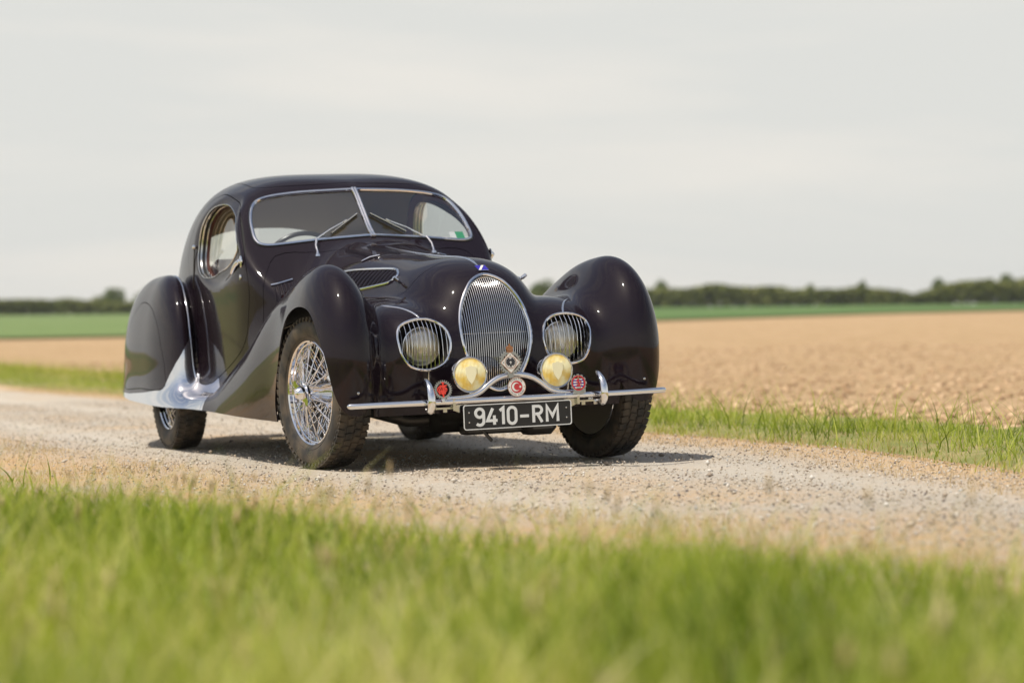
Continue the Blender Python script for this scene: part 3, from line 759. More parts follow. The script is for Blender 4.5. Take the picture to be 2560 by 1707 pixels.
# ---- headlamps behind curved bars
R90 = Matrix.Rotation(0, 3, 'X')
for s in (-1, 1):
    hp = HEADP*np.array([s, 1]); ring = on_front(hp)
    hl = MB().tube(lift(ring, .002), .0062, 8, closed=True).build('headlight', M['chrome'], car)
    for i in range(11):
        f = (i+.7)/11.4; y = s*(.228+(.472-.228)*f); z0, z1 = span(hp, y)
        zz = np.linspace(z0+.003, z1-.003, 9)
        P = lift(on_front(np.c_[np.full(9, y), zz]), -.003)
        MB().tube(P, .0018, 5, flat=1.4, up=(1, 0, 0)).build('guard_bar', M['chrome'], hl)
    # dark bucket, bright reflector bowl, lens and bulb
    c = np.array([.375, s*.342, .548])
    bk = [[tuple(p) for p in lift(ring, .0-dd)*np.array([1, 1, 1])] for dd in (.004,)]
    cen = np.array([.30, s*.35, .556]); n = len(ring)
    V = list(lift(ring, -.003))+[tuple(cen+(p-cen)*np.array([.1, .96, .96])) for p in ring]+[tuple(cen)]
    F = [(i, (i+1) % n, n+(i+1) % n, n+i) for i in range(n)]+[(n+i, n+(i+1) % n, 2*n) for i in range(n)]
    MB().add(V, F).build('bucket', M['inner'], hl)
    rot = Matrix.Rotation(math.radians(s*2), 3, 'Z')
    MB().lathe([(-.075, .0), (-.072, .03), (-.06, .055), (-.035, .075), (-.005, .086), (.0, .09), (.004, .09), (.006, .086)], c=c, axis='x', seg=40, rot=rot).build('reflector', M['reflector'], hl)
    grid = []
    for j in range(-12, 13):
        row = []
        for i in range(-48, 49):
            y = .087*i/48; z = math.sqrt(max(0, .087**2-y*y))*j/12; q2 = (y*y+z*z)/.087**2
            row.append(tuple(rot @ Vector((.004+.036*(1-q2)+.0012*math.cos(i*math.pi/3), y, z))+Vector(c)))
        grid.append(row)
    MB().sheet(grid).build('lens', M['lens'], hl)
    MB().lathe([(-.07, .0), (-.07, .010), (-.02, .014), (.0, .012), (.008, 0)], c=c+np.array([0, -.01, 0]), axis='x', seg=16, rot=rot).build('bulb', M['amber'], hl)
    MB().lathe([(-.055, .026), (-.045, .034), (-.04, .036), (-.038, .034)], c=c+np.array([0, -.012, -.004]), axis='x', seg=24, rot=rot).build('reflector_ring', M['amber'], hl)
    # mouldings above and below the lamp
    top = crm([(.20, .47), (.225, .455), (.25, .437), (.289, .41), (.333, .385), (.37, .366), (.405, .352)], 5)
    fd = fenders[0 if s < 0 else 1]
    pts = on_top(np.c_[top[:, 0], top[:, 1]*s]); strip(pts, .0065, .005, M['chrome'], 'fender_bead', fd)
    pts = on_front(np.c_[np.full(10, s*.342), np.linspace(.438, .30, 10)]); strip(pts, .005, .004, M['chrome'], 'fender_bead', fd)

def side2(xz, s):
    xz = np.asarray(xz, float); back = xz[:, 0] < -.72
    p = on_side(xz, s, .56, .02)
    if back.any(): p[back] = on_side(xz[back], s, .70, .02)
    return p
# ---- bonnet mouldings, catches, vents
pts = on_top(np.c_[np.linspace(-1.08, .262, 60), np.zeros(60)]); strip(pts, .0065, .0055, M['chrome'], 'bonnet_hinge', car)
for k, s in ((0, -1), (1, 1)):
    bn = bonnets[k]
    hh = on_top([(-.735, s*.20), (-.715, s*.155), (-.76, s*.235)])
    MB().tube([hh[2]+[0, 0, .004], hh[0]+[0, 0, .009], hh[1]+[0, 0, .004]], .0045, 8).build('bonnet_handle', M['chrome'], bn)
    # bright vent frame with louvres behind
    vo = side2(VENT, s)
    keep = [i for i in range(len(VENT)) if not (VENT[i][0] < -1.0 and VENT[i][1] < .86)]
    i0 = keep.index(max(keep)) if False else 0
    seq = []
    idx = [i for i in range(len(VENT))]
    start = 0
    for i in idx:
        if not (VENT[i][0] < -.90 and VENT[i][1] < .87): seq.append(i)
    MB().tube(lift(vo[seq], .002), .0075, 8).build('vent_frame', M['chrome'], bn)
    nl = 20
    for i in range(nl):
        x = -1.085+(.87)*i/(nl-1); z0, z1 = span(VENT, x-.005)
        if z1-z0 < .012: continue
        zz = np.linspace(z0+.002, z1-.006, 7); xx = x+(zz-z0)*.18
        P = side2(np.c_[xx, zz], s); P = lift(P, -.004)
        MB().tube(P, .0115, 8, flat=.75, up=(0, 1, 0)).build('louvre', M['paint'], bn)
    P = [lift(side2(np.c_[np.linspace(-1.095, -.175, 20), np.full(20, 0)+np.array([np.interp(t, [0, 1], span(VENT, x)) for x in np.linspace(-1.095, -.175, 20)])], s), -.016) for t in (0, .25, .5, .75, 1)]
    MB().sheet(P).build('vent_backing', M['seal'], bn)
    # the vent carries on round the flare of the cowl
    q = lift(on_front(crm([(s*.592, .876), (s*.56, .882), (s*.52, .892), (s*.48, .902)], 4), -.85, -1.4), .003); MB().tube(q, .007, 8).build('vent_frame', M['chrome'], bn)
    for i in range(6):
        yv = .488+.0185*i; zt_ = np.interp(yv, [.48, .592], [.893, .868]); zz = np.linspace(.77, zt_, 7)
        MB().tube(lift(on_front(np.c_[np.full(7, s*yv), zz], -.85, -1.4), -.002), .0062, 8, flat=.9).build('louvre', M['paint'], bn)
    # bonnet-top louvre panels
    for (cx, cy, w2) in ((-.86, .085, .032), (-.92, .185, .032)):
        a = np.linspace(-.26, .26, 27)
        for i, t in enumerate(a[1:-1]):
            ww = w2*(1-abs(t/.27)**3)
            q = on_top([(cx+t, s*(cy-ww)), (cx+t, s*cy), (cx+t, s*(cy+ww))])
            MB().tube(lift(q, .0), [.0012, .0032, .0012], 6, flat=.8).build('top_louvre', M['paint'], bn)
    # spring catch at the nose
    q = on_side([(-.075, .832)], s, .6, .02)[0] if False else on_front([(s*.286, .834)])[0]
    q = project(np.array([[.10 if s > 0 else -.07, s*.27, .845]]), 5)[0]
    nq = normals(q[None])[0]
    m = MB(); m.tube([q+nq*.004+[-.045, 0, .012], q+nq*.014, q+nq*.030], [.006, .007, .007], 8); m.tube([q+nq*.02, q+nq*.045], .009, 8)
    m.tube([q+nq*.006+[-.07, 0, .02], q+nq*.012+[-.03, 0, .008]], .008, 8, flat=.6)
    m.build('bonnet_catch', M['chrome'], bn)
# side marker, sill strip, rear fender mouldings, filler flap
for k, s in ((0, -1), (1, 1)):
    fd, rf = fenders[k], rfenders[k]
    q = on_side([(-1.02, .745)], s, .75, .3)[0]
    MB().tube([q+[-.035, s*.004, 0], q+[0, s*.016, 0], q+[.03, s*.012, .002]], [.008, .014, .010], 10, flat=.8).build('marker_lamp', M['chrome'], car)
    bd = crm([(-2.80, .700, .975), (-2.691, .702, .960), (-2.613, .707, .935), (-2.50, .714, .875), (-2.428, .719, .80), (-2.383, .722, .722), (-2.361, .725, .667), (-2.342, .726, .589), (-2.329, .724, .489), (-2.31, .718, .39), (-2.29, .712, .32)], 5)
    P = bd*np.array([1, s, 1]); P = project(P, 4); strip(P, .008, .007, M['chrome'], 'fender_bead', rf)
    m = MB(); q = project(np.array([[-2.45, s*.685, .90]]), 4)[0]
    m.tube([q, q+[.04, s*.005, .10], q+[.075, s*.006, .215]], .0032, 6, mi=1)
    m.lathe([(-.014, 0), (-.012, .010), (0, .0135), (.012, .010), (.016, 0)], c=q+np.array([.078, s*.006, .225]), axis='x', seg=16, mi=0)
    m.build('width_indicator', [M['chrome'], M['black']], rf)
    q = project(np.array([[.488, s*.70, .36]]), 4)[0]
    MB().lathe([(-.002, .007), (.003, .006), (.005, 0)], c=q, axis='x', seg=12).build('fender_bolt', M['chrome_soft'], fd)

# ---- cabin interior 
m = MB()
m.box((-2.1, 0, .26), (2.7, 1.26, .03), mi=0)
m.box((-1.02, 0, .56), (.04, .84, .62), mi=0)
m.box((-3.02, 0, .60), (.04, 1.0, .72), mi=0); m.box((-1.20, 0, .50), (.03, 1.22, .54), mi=0)
m.build('cabin_floor', [M['inner']], car)
m = MB(); m.box((-1.42, 0, .965), (.16, 1.14, .13), bevel=.03); m.build('dashboard', M['wood'], car)
dash = [o for o in car.children if o.name == 'dashboard'][0]
MB().box((-1.40, .23, 1.055), (.04, .09, .06), bevel=.01).tube([(-1.37, .20, 1.06), (-1.37, .26, 1.06)], .018, 12).build('rear_mirror', M['chrome'], dash)
for s in (-1, 1):
    st = empty('seat', car)
    m = MB(); m.box((-2.22, s*.31, .52), (.56, .50, .20), bevel=.06); m.build('cushion', M['leather'], st)
    m = MB(); m.box((-2.56, s*.31, .80), (.20, .50, .52), rot=Matrix.Rotation(math.radians(-14), 3, 'Y'), bevel=.07); m.build('backrest', M['leather'], st)
m = MB(); m.box((-3.05, 0, .96), (.45, 1.0, .05), bevel=.015); m.build('parcel_shelf', M['lining'], car)
sw = empty('steering_wheel', car, (-1.70, -.27, .965))
sw.rotation_euler = (0, math.radians(-62), 0)
cir = [(0.0+.215*math.cos(a), .215*math.sin(a), 0) for a in np.linspace(0, 2*math.pi, 49)[:-1]]
MB().tube(cir, .013, 8, closed=True).build('rim', M['black'], sw)
m = MB()
for a in (0.6, 2.54, -.6, -2.54):
    for o_ in (-.012, 0, .012): m.tube([(0, 0, -.03), (.205*math.cos(a)-o_*math.sin(a), .205*math.sin(a)+o_*math.cos(a), 0)], .0022, 5)
m.lathe([(-.05, .03), (-.02, .04), (-.01, .03), (-.008, 0)], axis='z', seg=24); m.build('spokes', M['chrome_soft'], sw)
MB().tube([(0, 0, -.03), (0, 0, -.55)], .018, 8).build('column', M['black'], sw)
# inspection stickers low in the near-side corner of the screen
def wp(y, z, h=-.010): return lift(on_front([(y, z)], -.9, -2.2), h)[0]
for (y0, y1, mt) in ((.475, .512, 'paper'), (.512, .562, 'sticker_green')):
    MB().add([wp(y0, 1.105), wp(y1, 1.105), wp(y1, 1.143), wp(y0, 1.143)], [(0, 1, 2, 3)]).build('windscreen_sticker', M[mt], fr)

# ---- underbody
m = MB()
for s in (-1, 1): m.box((-1.35, s*.40, .28), (3.0, .07, .12), mi=0)
m.box((-.55, 0, .30), (1.5, .42, .22), bevel=.05); m.box((-.05, -.05, .215), (.30, .30, .16), bevel=.04)
m.build('chassis', M['inner'], car)
m = MB(); m.tube([(0.0, -.62, .30), (.02, -.3, .20), (.02, .3, .20), (0, .62, .28)], .030, 10)
m.tube([(.22, -.36, .26), (-.42, -.36, .26)], .028, 8); m.tube([(.22, .36, .26), (-.42, .36, .26)], .028, 8)
m.tube([(-.25, -.55, .27), (-.25, .55, .25)], .014, 8); m.box((.16, .12, .15), (.10, .40, .05), bevel=.01); m.box((.20, 0.28, .17), (.16, .16, .12), bevel=.03)
m.tube([(.30, -.05, .17), (.33, .0, .10)], .008, 6)
m.build('front_axle', M['steel'], car)
m = MB(); m.tube([(-2.66, -.62, .34), (-2.66, .62, .33)], .045, 12); m.box((-2.66, 0, .34), (.26, .26, .26), bevel=.07)
m.tube([(-.6, .30, .20), (-1.4, .33, .19), (-2.4, .34, .22), (-3.9, .36, .25)], .032, 10)
m.build('rear_axle', M['steel'], car)
m = MB(); m.box((.05, 0, .52), (.5, .44, .50), bevel=.08); m.box((-.55, 0, .62), (.9, .40, .44), bevel=.08); m.build('engine', M['inner'], car)
for s in (-1, 1):
    m = MB()
    # inner wheel-arch sheet behind the tyre and splash panel at the rear of the wheel
    m.add([(.42, s*.50, .25), (-.55, s*.50, .20), (-.55, s*.50, .70), (.30, s*.50, .70)], [(0, 1, 2, 3)])
    m.add([(-.52, s*.50, .215), (-.49, s*.785, .215), (-.44, s*.77, .45), (-.42, s*.50, .68)], [(0, 1, 2, 3)])
    m.build('wheel_arch_liner', M['inner'], car)
m = MB()
for s in (-1, 1):
    m.lathe([(-.001, .0), (0, .022), (.01, .03)], c=(.1, s*.49, .5), axis='y', seg=10)
m.build('grommet', M['steel'], car)

# ================================================================== wheels
TR, TW = .356, .165
def tyre_mesh():
    m = MB(); R0 = .235
    prof = [(-.055, R0), (-.066, R0+.008), (-.078, R0+.035), (-.083, R0+.062), (-.080, R0+.088), (-.073, TR-.022), (-.060, TR-.011), (-.03, TR-.0075), (0, TR-.007)]
    prof = prof+[(-a, b) for a, b in prof[-2::-1]]
    m.lathe(prof, axis='y', seg=96)
    for sgn in (-1, 1):       # raised sidewall rings
        m.tube([(math.cos(a)*.262, sgn*.0745, math.sin(a)*.262) for a in np.linspace(0, 2*math.pi, 65)[:-1]], .0022, 5, closed=True)
    nb_ = 58
    for row, (yc, wy, ph) in enumerate(((-.060, .032, 0), (-.020, .030, .5), (.020, .030, 0), (.060, .032, .5))):
        for i in range(nb_):
            a = 2*math.pi*(i+ph)/nb_; w = 2*math.pi*TR/nb_*(.74+.08*random.random())
            R = Matrix.Rotation(-a, 3, 'Y') @ Matrix.Rotation(.16*(1 if row % 2 else -1), 3, 'X')
            rr = TR-.0092-(abs(yc) > .05)*.004
            m.box(tuple(Matrix.Rotation(-a, 3, 'Y') @ Vector((rr, yc, 0))), (.014, wy, w), rot=R)
    for sgn in (-1, 1):       # shoulder lugs running down the sidewall
        for i in range(nb_):
            a = 2*math.pi*(i+(.5 if sgn > 0 else 0))/nb_; w = 2*math.pi*TR/nb_*.5
            R = Matrix.Rotation(-a, 3, 'Y') @ Matrix.Rotation(sgn*.32, 3, 'Z')
            m.box(tuple(Matrix.Rotation(-a, 3, 'Y') @ Vector((TR-.030, sgn*.0725, 0))), (.032, .007, w*.8), rot=R)
    return m
def rim_mesh():
    m = MB(); p = [(-.058, .246), (-.064, .246), (-.069, .241), (-.064, .234), (-.050, .231), (-.047, .226), (-.028, .222), (-.010, .210), (.010, .210), (.028, .222), (.047, .226), (.050, .231), (.064, .234), (.069, .241), (.062, .246)]
    m.lathe(p, axis='y', seg=96); return m
def hub_mesh():
    m = MB()
    m.lathe([(-.098, .030), (-.096, .044), (-.088, .046), (-.082, .038), (-.03, .044), (.0, .052), (.022, .060), (.026, .078), (.034, .080), (.036, .06), (.06, .058)], axis='y', seg=40); return m
def knock_mesh():
    m = MB(); m.lathe([(-.088, .036), (-.100, .038), (-.104, .034), (-.122, .031), (-.136, .022), (-.142, .0)], axis='y', seg=32)
    for a in (math.radians(150), math.radians(-30)):
        d1 = Vector((math.cos(a), 0, math.sin(a))); t1 = Vector((-math.sin(a), 0, math.cos(a)))
        poly = [(.026, -.022), (.055, -.016), (.078, -.024), (.090, -.010), (.080, .010), (.054, .014), (.026, .024)]
        m.extrude(poly, -.114, -.096, 0, lambda p, q, c: tuple(d1*p+t1*q+Vector((0, c, 0))))
    return m
def spoke_ends():
    out = []
    for i in range(30):        # outer flange spokes
        a = 2*math.pi*i/30; off = (.36 if i % 2 else -.36)
        out.append(((.040*math.cos(a), -.086, .040*math.sin(a)), (.222*math.cos(a+off), -.034, .222*math.sin(a+off))))
    for i in range(48):        # inner flange spokes in two planes
        a = 2*math.pi*(i+.25)/48; off = (.42 if i % 2 else -.42); y0 = .024 if i % 4 < 2 else .034
        out.append(((.074*math.cos(a), y0, .074*math.sin(a)), (.214*math.cos(a+off), (.006 if i % 4 < 2 else -.020), .214*math.sin(a+off))))
    return out
WHEEL_DATA = {}
SP = spoke_ends()
spoke_len = [ (Vector(b)-Vector(a)).length for a, b in SP ]
def build_wheel(loc, outward, steer=0.0, camber=0.0, full=True):
    w = empty('wheel', car, loc)
    w.rotation_euler = (camber, 0, steer+(0 if outward < 0 else math.pi))
    if not WHEEL_DATA:
        t = tyre_mesh().build('tyre', M['rubber'], w, angle=35); WHEEL_DATA['tyre'] = t.data
        o = rim_mesh().build('rim', M['chrome'], w); WHEEL_DATA['rim'] = o.data
        o = hub_mesh().build('hub', M['chrome'], w); WHEEL_DATA['hub'] = o.data
        o = knock_mesh().build('knock_off', M['chrome'], w, angle=30); WHEEL_DATA['knock_off'] = o.data
        m = MB(); m.lathe([(.02, .0), (.045, .0), (.045, .205), (.060, .232), (.068, .237), (.071, .10), (.075, 0)], axis='y', seg=48); o = m.build('brake_drum', M['steel'], w); WHEEL_DATA['brake_drum'] = o.data
        m = MB()
        for a, b in SP:
            p = Vector(b); q = (Vector(b)-Vector(a)).normalized(); m.tube([p-q*.016, p+q*.004], .0036, 6)
        o = m.build('spoke_nipples', M['chrome'], w); o['kind'] = 'stuff'; WHEEL_DATA['spoke_nipples'] = o.data
        for k, (a, b) in enumerate(SP):
            if k in (0, 30):
                L = spoke_len[k]; m = MB().tube([(0, 0, 0), (0, 0, L)], 0.0024, 6, caps=False)
                me_o = m.build('spoke', M['chrome'], w); WHEEL_DATA['spoke%d' % (k > 0)] = me_o.data; bpy.data.objects.remove(me_o)
    else:
        for nm in ('tyre', 'rim', 'hub', 'knock_off', 'brake_drum', 'spoke_nipples'):
            o = bpy.data.objects.new(nm, WHEEL_DATA[nm]); COL.objects.link(o); o.parent = w
            if nm == 'spoke_nipples': o['kind'] = 'stuff'
    if full:
        for k, (a, b) in enumerate(SP):
            o = bpy.data.objects.new('spoke', WHEEL_DATA['spoke%d' % (k >= 30)]); COL.objects.link(o); o.parent = w
            dv = Vector(b)-Vector(a); o.location = a; o.rotation_mode = 'QUATERNION'; o.rotation_quaternion = dv.to_track_quat('Z', 'Y')
            L = spoke_len[30 if k >= 30 else 0]; o.scale = (1, 1, dv.length/L)
    return w
STEER = math.radians(8)
build_wheel((0, -.70, .354), -1, STEER)
build_wheel((-2.67, -.725, .354), -1, 0)
build_wheel((0, .70, .354-.031), 1, STEER, full=False)
build_wheel((-2.67, .725, .354-.031), 1, 0, full=False)

# ================================================================== bumper and everything on it
bp = empty('front_bumper', car)
BZ = .3005
xb = lambda y: .66-.075*(abs(y)/.78)**2.4
ys = np.r_[-.772, -.768, np.linspace(-.760, .762, 41), .770, .774]
bar = MB().tube([(xb(y), y, BZ) for y in ys]+[], np.where(np.abs(ys) > .7715, .006, np.where(np.abs(ys) > .766, .0105, .0132)), 16); bar.build('bar', M['chrome'], bp)
br = crm([(-.33, .315), (-.26, .316), (-.205, .322), (-.165, .338), (-.125, .368), (-.085, .392), (-.04, .404), (0, .407), (.04, .404), (.085, .392), (.125, .368), (.165, .338), (.205, .322), (.26, .316), (.33, .315)], 4)
m = MB(); tw = []
for i, (y, z) in enumerate(br):
    f = max(0.0, 1-(abs(y)/.20)**4)
    tw.append((.642, y, z))
m.tube(tw, [.0115+.0025*max(0, 1-(abs(y)/.24)**6) for y, z in br], 12, flat=.95, up=(0, 0, 1)); m.build('bridge_bar', M['chrome'], bp)
for s in (-1, 1):
    y = s*.416
    pr = crm([(.652, .262), (.676, .268), (.690, .290), (.692, .315), (.684, .345), (.662, .375), (.630, .396), (.612, .402)], 4)
    rad_ = np.interp(np.linspace(0, 1, len(pr)), [0, .1, .3, .55, .8, 1], [.009, .0175, .0195, .019, .015, .005])
    MB().tube([(a, y, b) for a, b in pr], rad_, 12, flat=1.0).build('overrider', M['chrome'], bp)
    m = MB(); m.box((.62, s*.30, .285), (.09, .012, .05)); m.box((.63, s*.36, .272), (.03, .14, .008)); m.box((.63, s*.335, .262), (.018, .018, .016)); m.box((.63, s*.395, .262), (.018, .018, .016))
    m.tube([(.62, s*.38, .28), (.46, s*.38, .29)], .012, 8)
    m.extrude([(s*.235, .285), (s*.31, .285), (s*.30, .262), (s*.272, .250)], .636, .648, 0, lambda a, b, c: (c, a, b))
    m.build('bumper_bracket', M['chrome_soft'], bp)

# ---- number plate with raised characters
plate = empty('number_plate', car, (.672, -.001, .2265))
def rrect(w, h, r_, n=5):
    P = []
    for cx, cy, a0 in ((w/2-r_, h/2-r_, 0), (-w/2+r_, h/2-r_, 90), (-w/2+r_, -h/2+r_, 180), (w/2-r_, -h/2+r_, 270)):
        for k in range(n+1):
            a = math.radians(a0+90*k/n); P.append((cx+r_*math.cos(a), cy+r_*math.sin(a)))
    return P
fr2 = lambda a, b, c: (c, a, b)
MB().extrude(rrect(.522, .112, .012), -.004, 0, 0, fr2).build('plate_base', M['plate_black'], plate)
o_, i_ = rrect(.522, .112, .012), rrect(.514, .104, .009); n = len(o_)
V = [(.0022, *p) for p in o_]+[(.0022, *p) for p in i_]+[(0, *p) for p in o_]+[(0, *p) for p in i_]
F = [(k, (k+1) % n, n+(k+1) % n, n+k) for k in range(n)]+[(k, 2*n+k, 2*n+(k+1) % n, (k+1) % n) for k in range(n)]+[(n+k, n+(k+1) % n, 3*n+(k+1) % n, 3*n+k) for k in range(n)]
MB().add(V, F).build('plate_border', M['plate_white'], plate)
def ribbon(mb, pts, w, x0=0, x1=.0022, closed=False, mi=0):
    P = [np.array(p, float) for p in pts]; n = len(P); L = []; R_ = []
    for k in range(n):
        a = P[k-1] if (k > 0 or closed) else P[k]; c = P[(k+1) % n] if (k < n-1 or closed) else P[k]; b = P[k]
        d1 = b-a; d2 = c-b
        if np.hypot(*d1) < 1e-9: d1 = d2
        if np.hypot(*d2) < 1e-9: d2 = d1
        d1 = d1/np.hypot(*d1); d2 = d2/np.hypot(*d2); n1 = np.array([-d1[1], d1[0]]); n2 = np.array([-d2[1], d2[0]])
        mm = n1+n2; mm = mm/np.hypot(*mm); sc = min(1/max(.3, mm@n1), 2.2)
        L.append(b+mm*w/2*sc); R_.append(b-mm*w/2*sc)
    V = [(x1, *p) for p in L]+[(x1, *p) for p in R_]+[(x0, *p) for p in L]+[(x0, *p) for p in R_]
    F = []
    for k in range(n if closed else n-1):
        j = (k+1) % n; F += [(k, j, n+j, n+k), (k, 2*n+k, 2*n+j, j), (n+k, n+j, 3*n+j, 3*n+k)]
    if not closed: F += [(0, n, 3*n, 2*n), (n-1, 2*n-1, 4*n-1, 3*n-1)]
    mb.add(V, F, mi)
def arc(cx, cy, rx, ry, a0, a1, n=12): return [(cx+rx*math.cos(math.radians(a)), cy+ry*math.sin(math.radians(a))) for a in np.linspace(a0, a1, n)]
# glyph centre lines in a box w x 1 (height), y up
GL = {
 '9': (.50, [arc(.25, .72, .21, .24, 0, 360, 24)[:-1]+['c'], [(.46, .72), (.46, .50)]+arc(.25, .25, .21, .22, 0, -140, 9)]),
 '4': (.56, [[(.33, .96), (.04, .26), (.56, .26)], [(.40, .55), (.40, .02)]]),
 '1': (.30, [[(.02, .80), (.20, .95), (.20, .02)]]),
 '0': (.52, [arc(.25, .72, .21, .24, 0, 180, 11)+arc(.25, .27, .21, .24, 180, 360, 11)+['c']]),
 '-': (.56, [[(.04, .42), (.50, .42)]]),
 'R': (.60, [[(.08, .02), (.08, .94), (.30, .94)]+arc(.32, .72, .20, .22, 80, -80, 9)+[(.165, .50)], [(.28, .50), (.52, .02)]]),
 'M': (.78, [[(.08, .02), (.08, .92), (.37, .34), (.66, .92), (.66, .02)]]),
}
def write(mb, text, x, y, h, w=.16, gap=.10, x0=0, x1=.0022, sx=1.0):
    for ch in text:
        if ch == ' ': x += .3*h; continue
        wd, strokes = GL[ch]
        for q_i, st in enumerate(strokes):
            cl_ = st[-1] == 'c'; P = [p for p in st if p != 'c']
            ribbon(mb, [(x+p[0]*h*sx, y+p[1]*h) for p in P], w*h, x0, x1+.0003*q_i, cl_)
        x += (wd+gap)*h*sx
    return x
H_ = .078
tot = sum(GL[c][0]+.12 for c in '9410-RM')*H_
for ch_i, ch in enumerate('9410-RM'):
    x_ = -tot*1.16/2+.004+sum((GL[c][0]+.12)*H_*1.16 for c in '9410-RM'[:ch_i])
    m = MB(); write(m, ch, x_, -.039, H_, .165, .12, 0, .0024, 1.16)
    m.build('character', M['plate_white'], plate, smooth=False)
for sy in (-1, 1):
    for sz in (-1, 1): MB().lathe([(0, .0042), (.003, .0036), (.004, 0)], c=(0, sy*.235, sz*.022), axis='x', seg=12).build('rivet', M['chrome_soft'], plate)

# ---- yellow fog lamps
for s in (-1, 1):
    fg = empty('fog_light', car, (.628, s*.209, .416)); fg.rotation_euler = (0, math.radians(-2), math.radians(2*s))
    MB().lathe([(-.095, 0), (-.092, .03), (-.080, .056), (-.058, .072), (-.03, .0785), (.004, .080), (.010, .0805), (.013, .078), (.012, .073)], axis='x', seg=48).build('housing', M['chrome'], fg)
    MB().lathe([(.013, .0725), (.0145, .0765), (.011, .081), (.002, .0815)], axis='x', seg=48).build('bezel', M['chrome_soft'], fg)
    MB().lathe([(-.05, 0), (-.045, .02), (-.03, .045), (-.005, .068), (.006, .0735)], axis='x', seg=36).build('reflector', M['reflector'], fg)
    # fluted glass: vertical ribs are real relief in the lens
    m = MB(); nn_ = 46; grid = []
    for j in range(-12, 13):
        row = []
        for i in range(-nn_*2, nn_*2+1):
            y = .073*i/(nn_*2); hz = math.sqrt(max(0, .073**2-y*y)); z = hz*j/12
            rr = math.hypot(y, z)/.073
            row.append((.012+.010*(1-rr*rr)+.0011*math.cos(i*math.pi/4), y, z))
        grid.append(row)
    m.sheet(grid); m.build('fog_glass', M['fog_glass'], fg)
    MB().extrude([(-.026, .034), (-.012, .036), (0, .041), (.012, .036), (.026, .034), (.026, .006), (.016, -.022), (0, -.044), (-.016, -.022), (-.026, .006)], .016, .0238, 0, fr2).build('shield', M['fog_shield'], fg)
    MB().box((.0, 0, -.092), (.022, .016, .026)).tube([(0, 0, -.10), (-.0, 0, -.118)], .008, 8).build('stem', M['chrome_soft'], fg)

# ---- badges on the bumper
def gear(nt, r0, r1, c=(0, 0), duty=.5):
    P = []
    for k in range(nt):
        a0 = 2*math.pi*k/nt
        for f, r_ in ((-.25, r0), (-.25*duty*1.4, r1), (.25*duty*1.4, r1), (.25, r0)):
            a = a0+2*math.pi/nt*f; P.append((c[0]+r_*math.sin(a), c[1]+r_*math.cos(a)))
    return P
def ringplate(mb, outer, inner_r, x0, x1, mi=0, n=None):
    n = len(outer); I = [(inner_r*p[0]/math.hypot(*p), inner_r*p[1]/math.hypot(*p)) for p in outer]
    V = [(x1, *p) for p in outer]+[(x1, *p) for p in I]+[(x0, *p) for p in outer]+[(x0, *p) for p in I]
    F = []
    for k in range(n):
        j = (k+1) % n; F += [(k, j, n+j, n+k), (k, 2*n+k, 2*n+j, j), (n+k, n+j, 3*n+j, 3*n+k), (2*n+k, 3*n+k, 3*n+j, 2*n+j)]
    mb.add(V, F, mi)
def circ(r_, n=40, c=(0, 0)): return [(c[0]+r_*math.cos(2*math.pi*k/n), c[1]+r_*math.sin(2*math.pi*k/n)) for k in range(n)]
TXT = []
def text_on_arc(parent, text, r_, size, a_mid, matl, flip=False, x=.005):
    """lettering set round a circle, one small flat character each."""
    n = len(text); step = size*1.05/r_
    for k, ch in enumerate(text):
        cu = bpy.data.curves.new('letter', 'FONT'); cu.body = ch; cu.size = size*1.35; cu.align_x = 'CENTER'; cu.align_y = 'CENTER'; cu.extrude = .0002; cu.resolution_u = 2
        o = bpy.data.objects.new('letter', cu); COL.objects.link(o)
        dg = bpy.context.evaluated_depsgraph_get(); me = bpy.data.meshes.new_from_object(o.evaluated_get(dg)); bpy.data.objects.remove(o)
        me.materials.clear(); me.materials.append(matl)
        q = bpy.data.objects.new('letter', me); COL.objects.link(q); q.parent = parent
        off = (k-(n-1)/2)*step*(1 if not flip else -1); a = a_mid-off
        q.matrix_local = Matrix.Translation((x, r_*math.cos(a), r_*math.sin(a))) @ Matrix(((0, 0, 1, 0), (1, 0, 0, 0), (0, 1, 0, 0), (0, 0, 0, 1))) @ Matrix.Rotation(a-math.pi/2+(math.pi if flip else 0), 4, 'Z')
def badge(loc, yaw_=0):
    b = empty('badge', car, loc); b.rotation_euler = (0, math.radians(-4), yaw_); return b
# cog badge with a red interlaced monogram
b = badge((.668, -.353, .356)); m = MB(); ringplate(m, gear(26, .038, .043), .0305, 0, .004); m.build('cog_ring', M['pewter'], b)
m = MB()
ribbon(m, [(0, .031), (0, -.034)], .0062, .003, .0065); ribbon(m, [(-.007, .0305), (.007, .0305)], .005, .003, .0066)
ribbon(m, [(-.018, -.022), (-.013, .019), (-.004, -.022)], .0045, .003, .006); ribbon(m, [(-.019, -.006), (.008, -.006)], .004, .003, .0061)
ribbon(m, [(.018, .018), (.008, .018), (.008, -.020)], .005, .003, .0062); ribbon(m, [(.008, .002), (.018, .002)], .0042, .003, .0063)
ribbon(m, arc(-.004, 0, .022, .017, 60, 300, 14), .0045, .003, .0058)
ribbon(m, arc(.0, 0, .018, .012, 0, 360, 20)[:-1], .003, .003, .0057, True)
m.build('monogram', M['enamel_orange'], b)
text_on_arc(b, 'AUTOMOBILE', .0345, .0052, math.radians(90), M['enamel_black'], x=.0043)
text_on_arc(b, 'CLUB', .0345, .0052, math.radians(180), M['enamel_black'], x=.0043)
MB().box((.0, 0, -.046), (.008, .012, .018)).build('clamp', M['chrome_soft'], b)
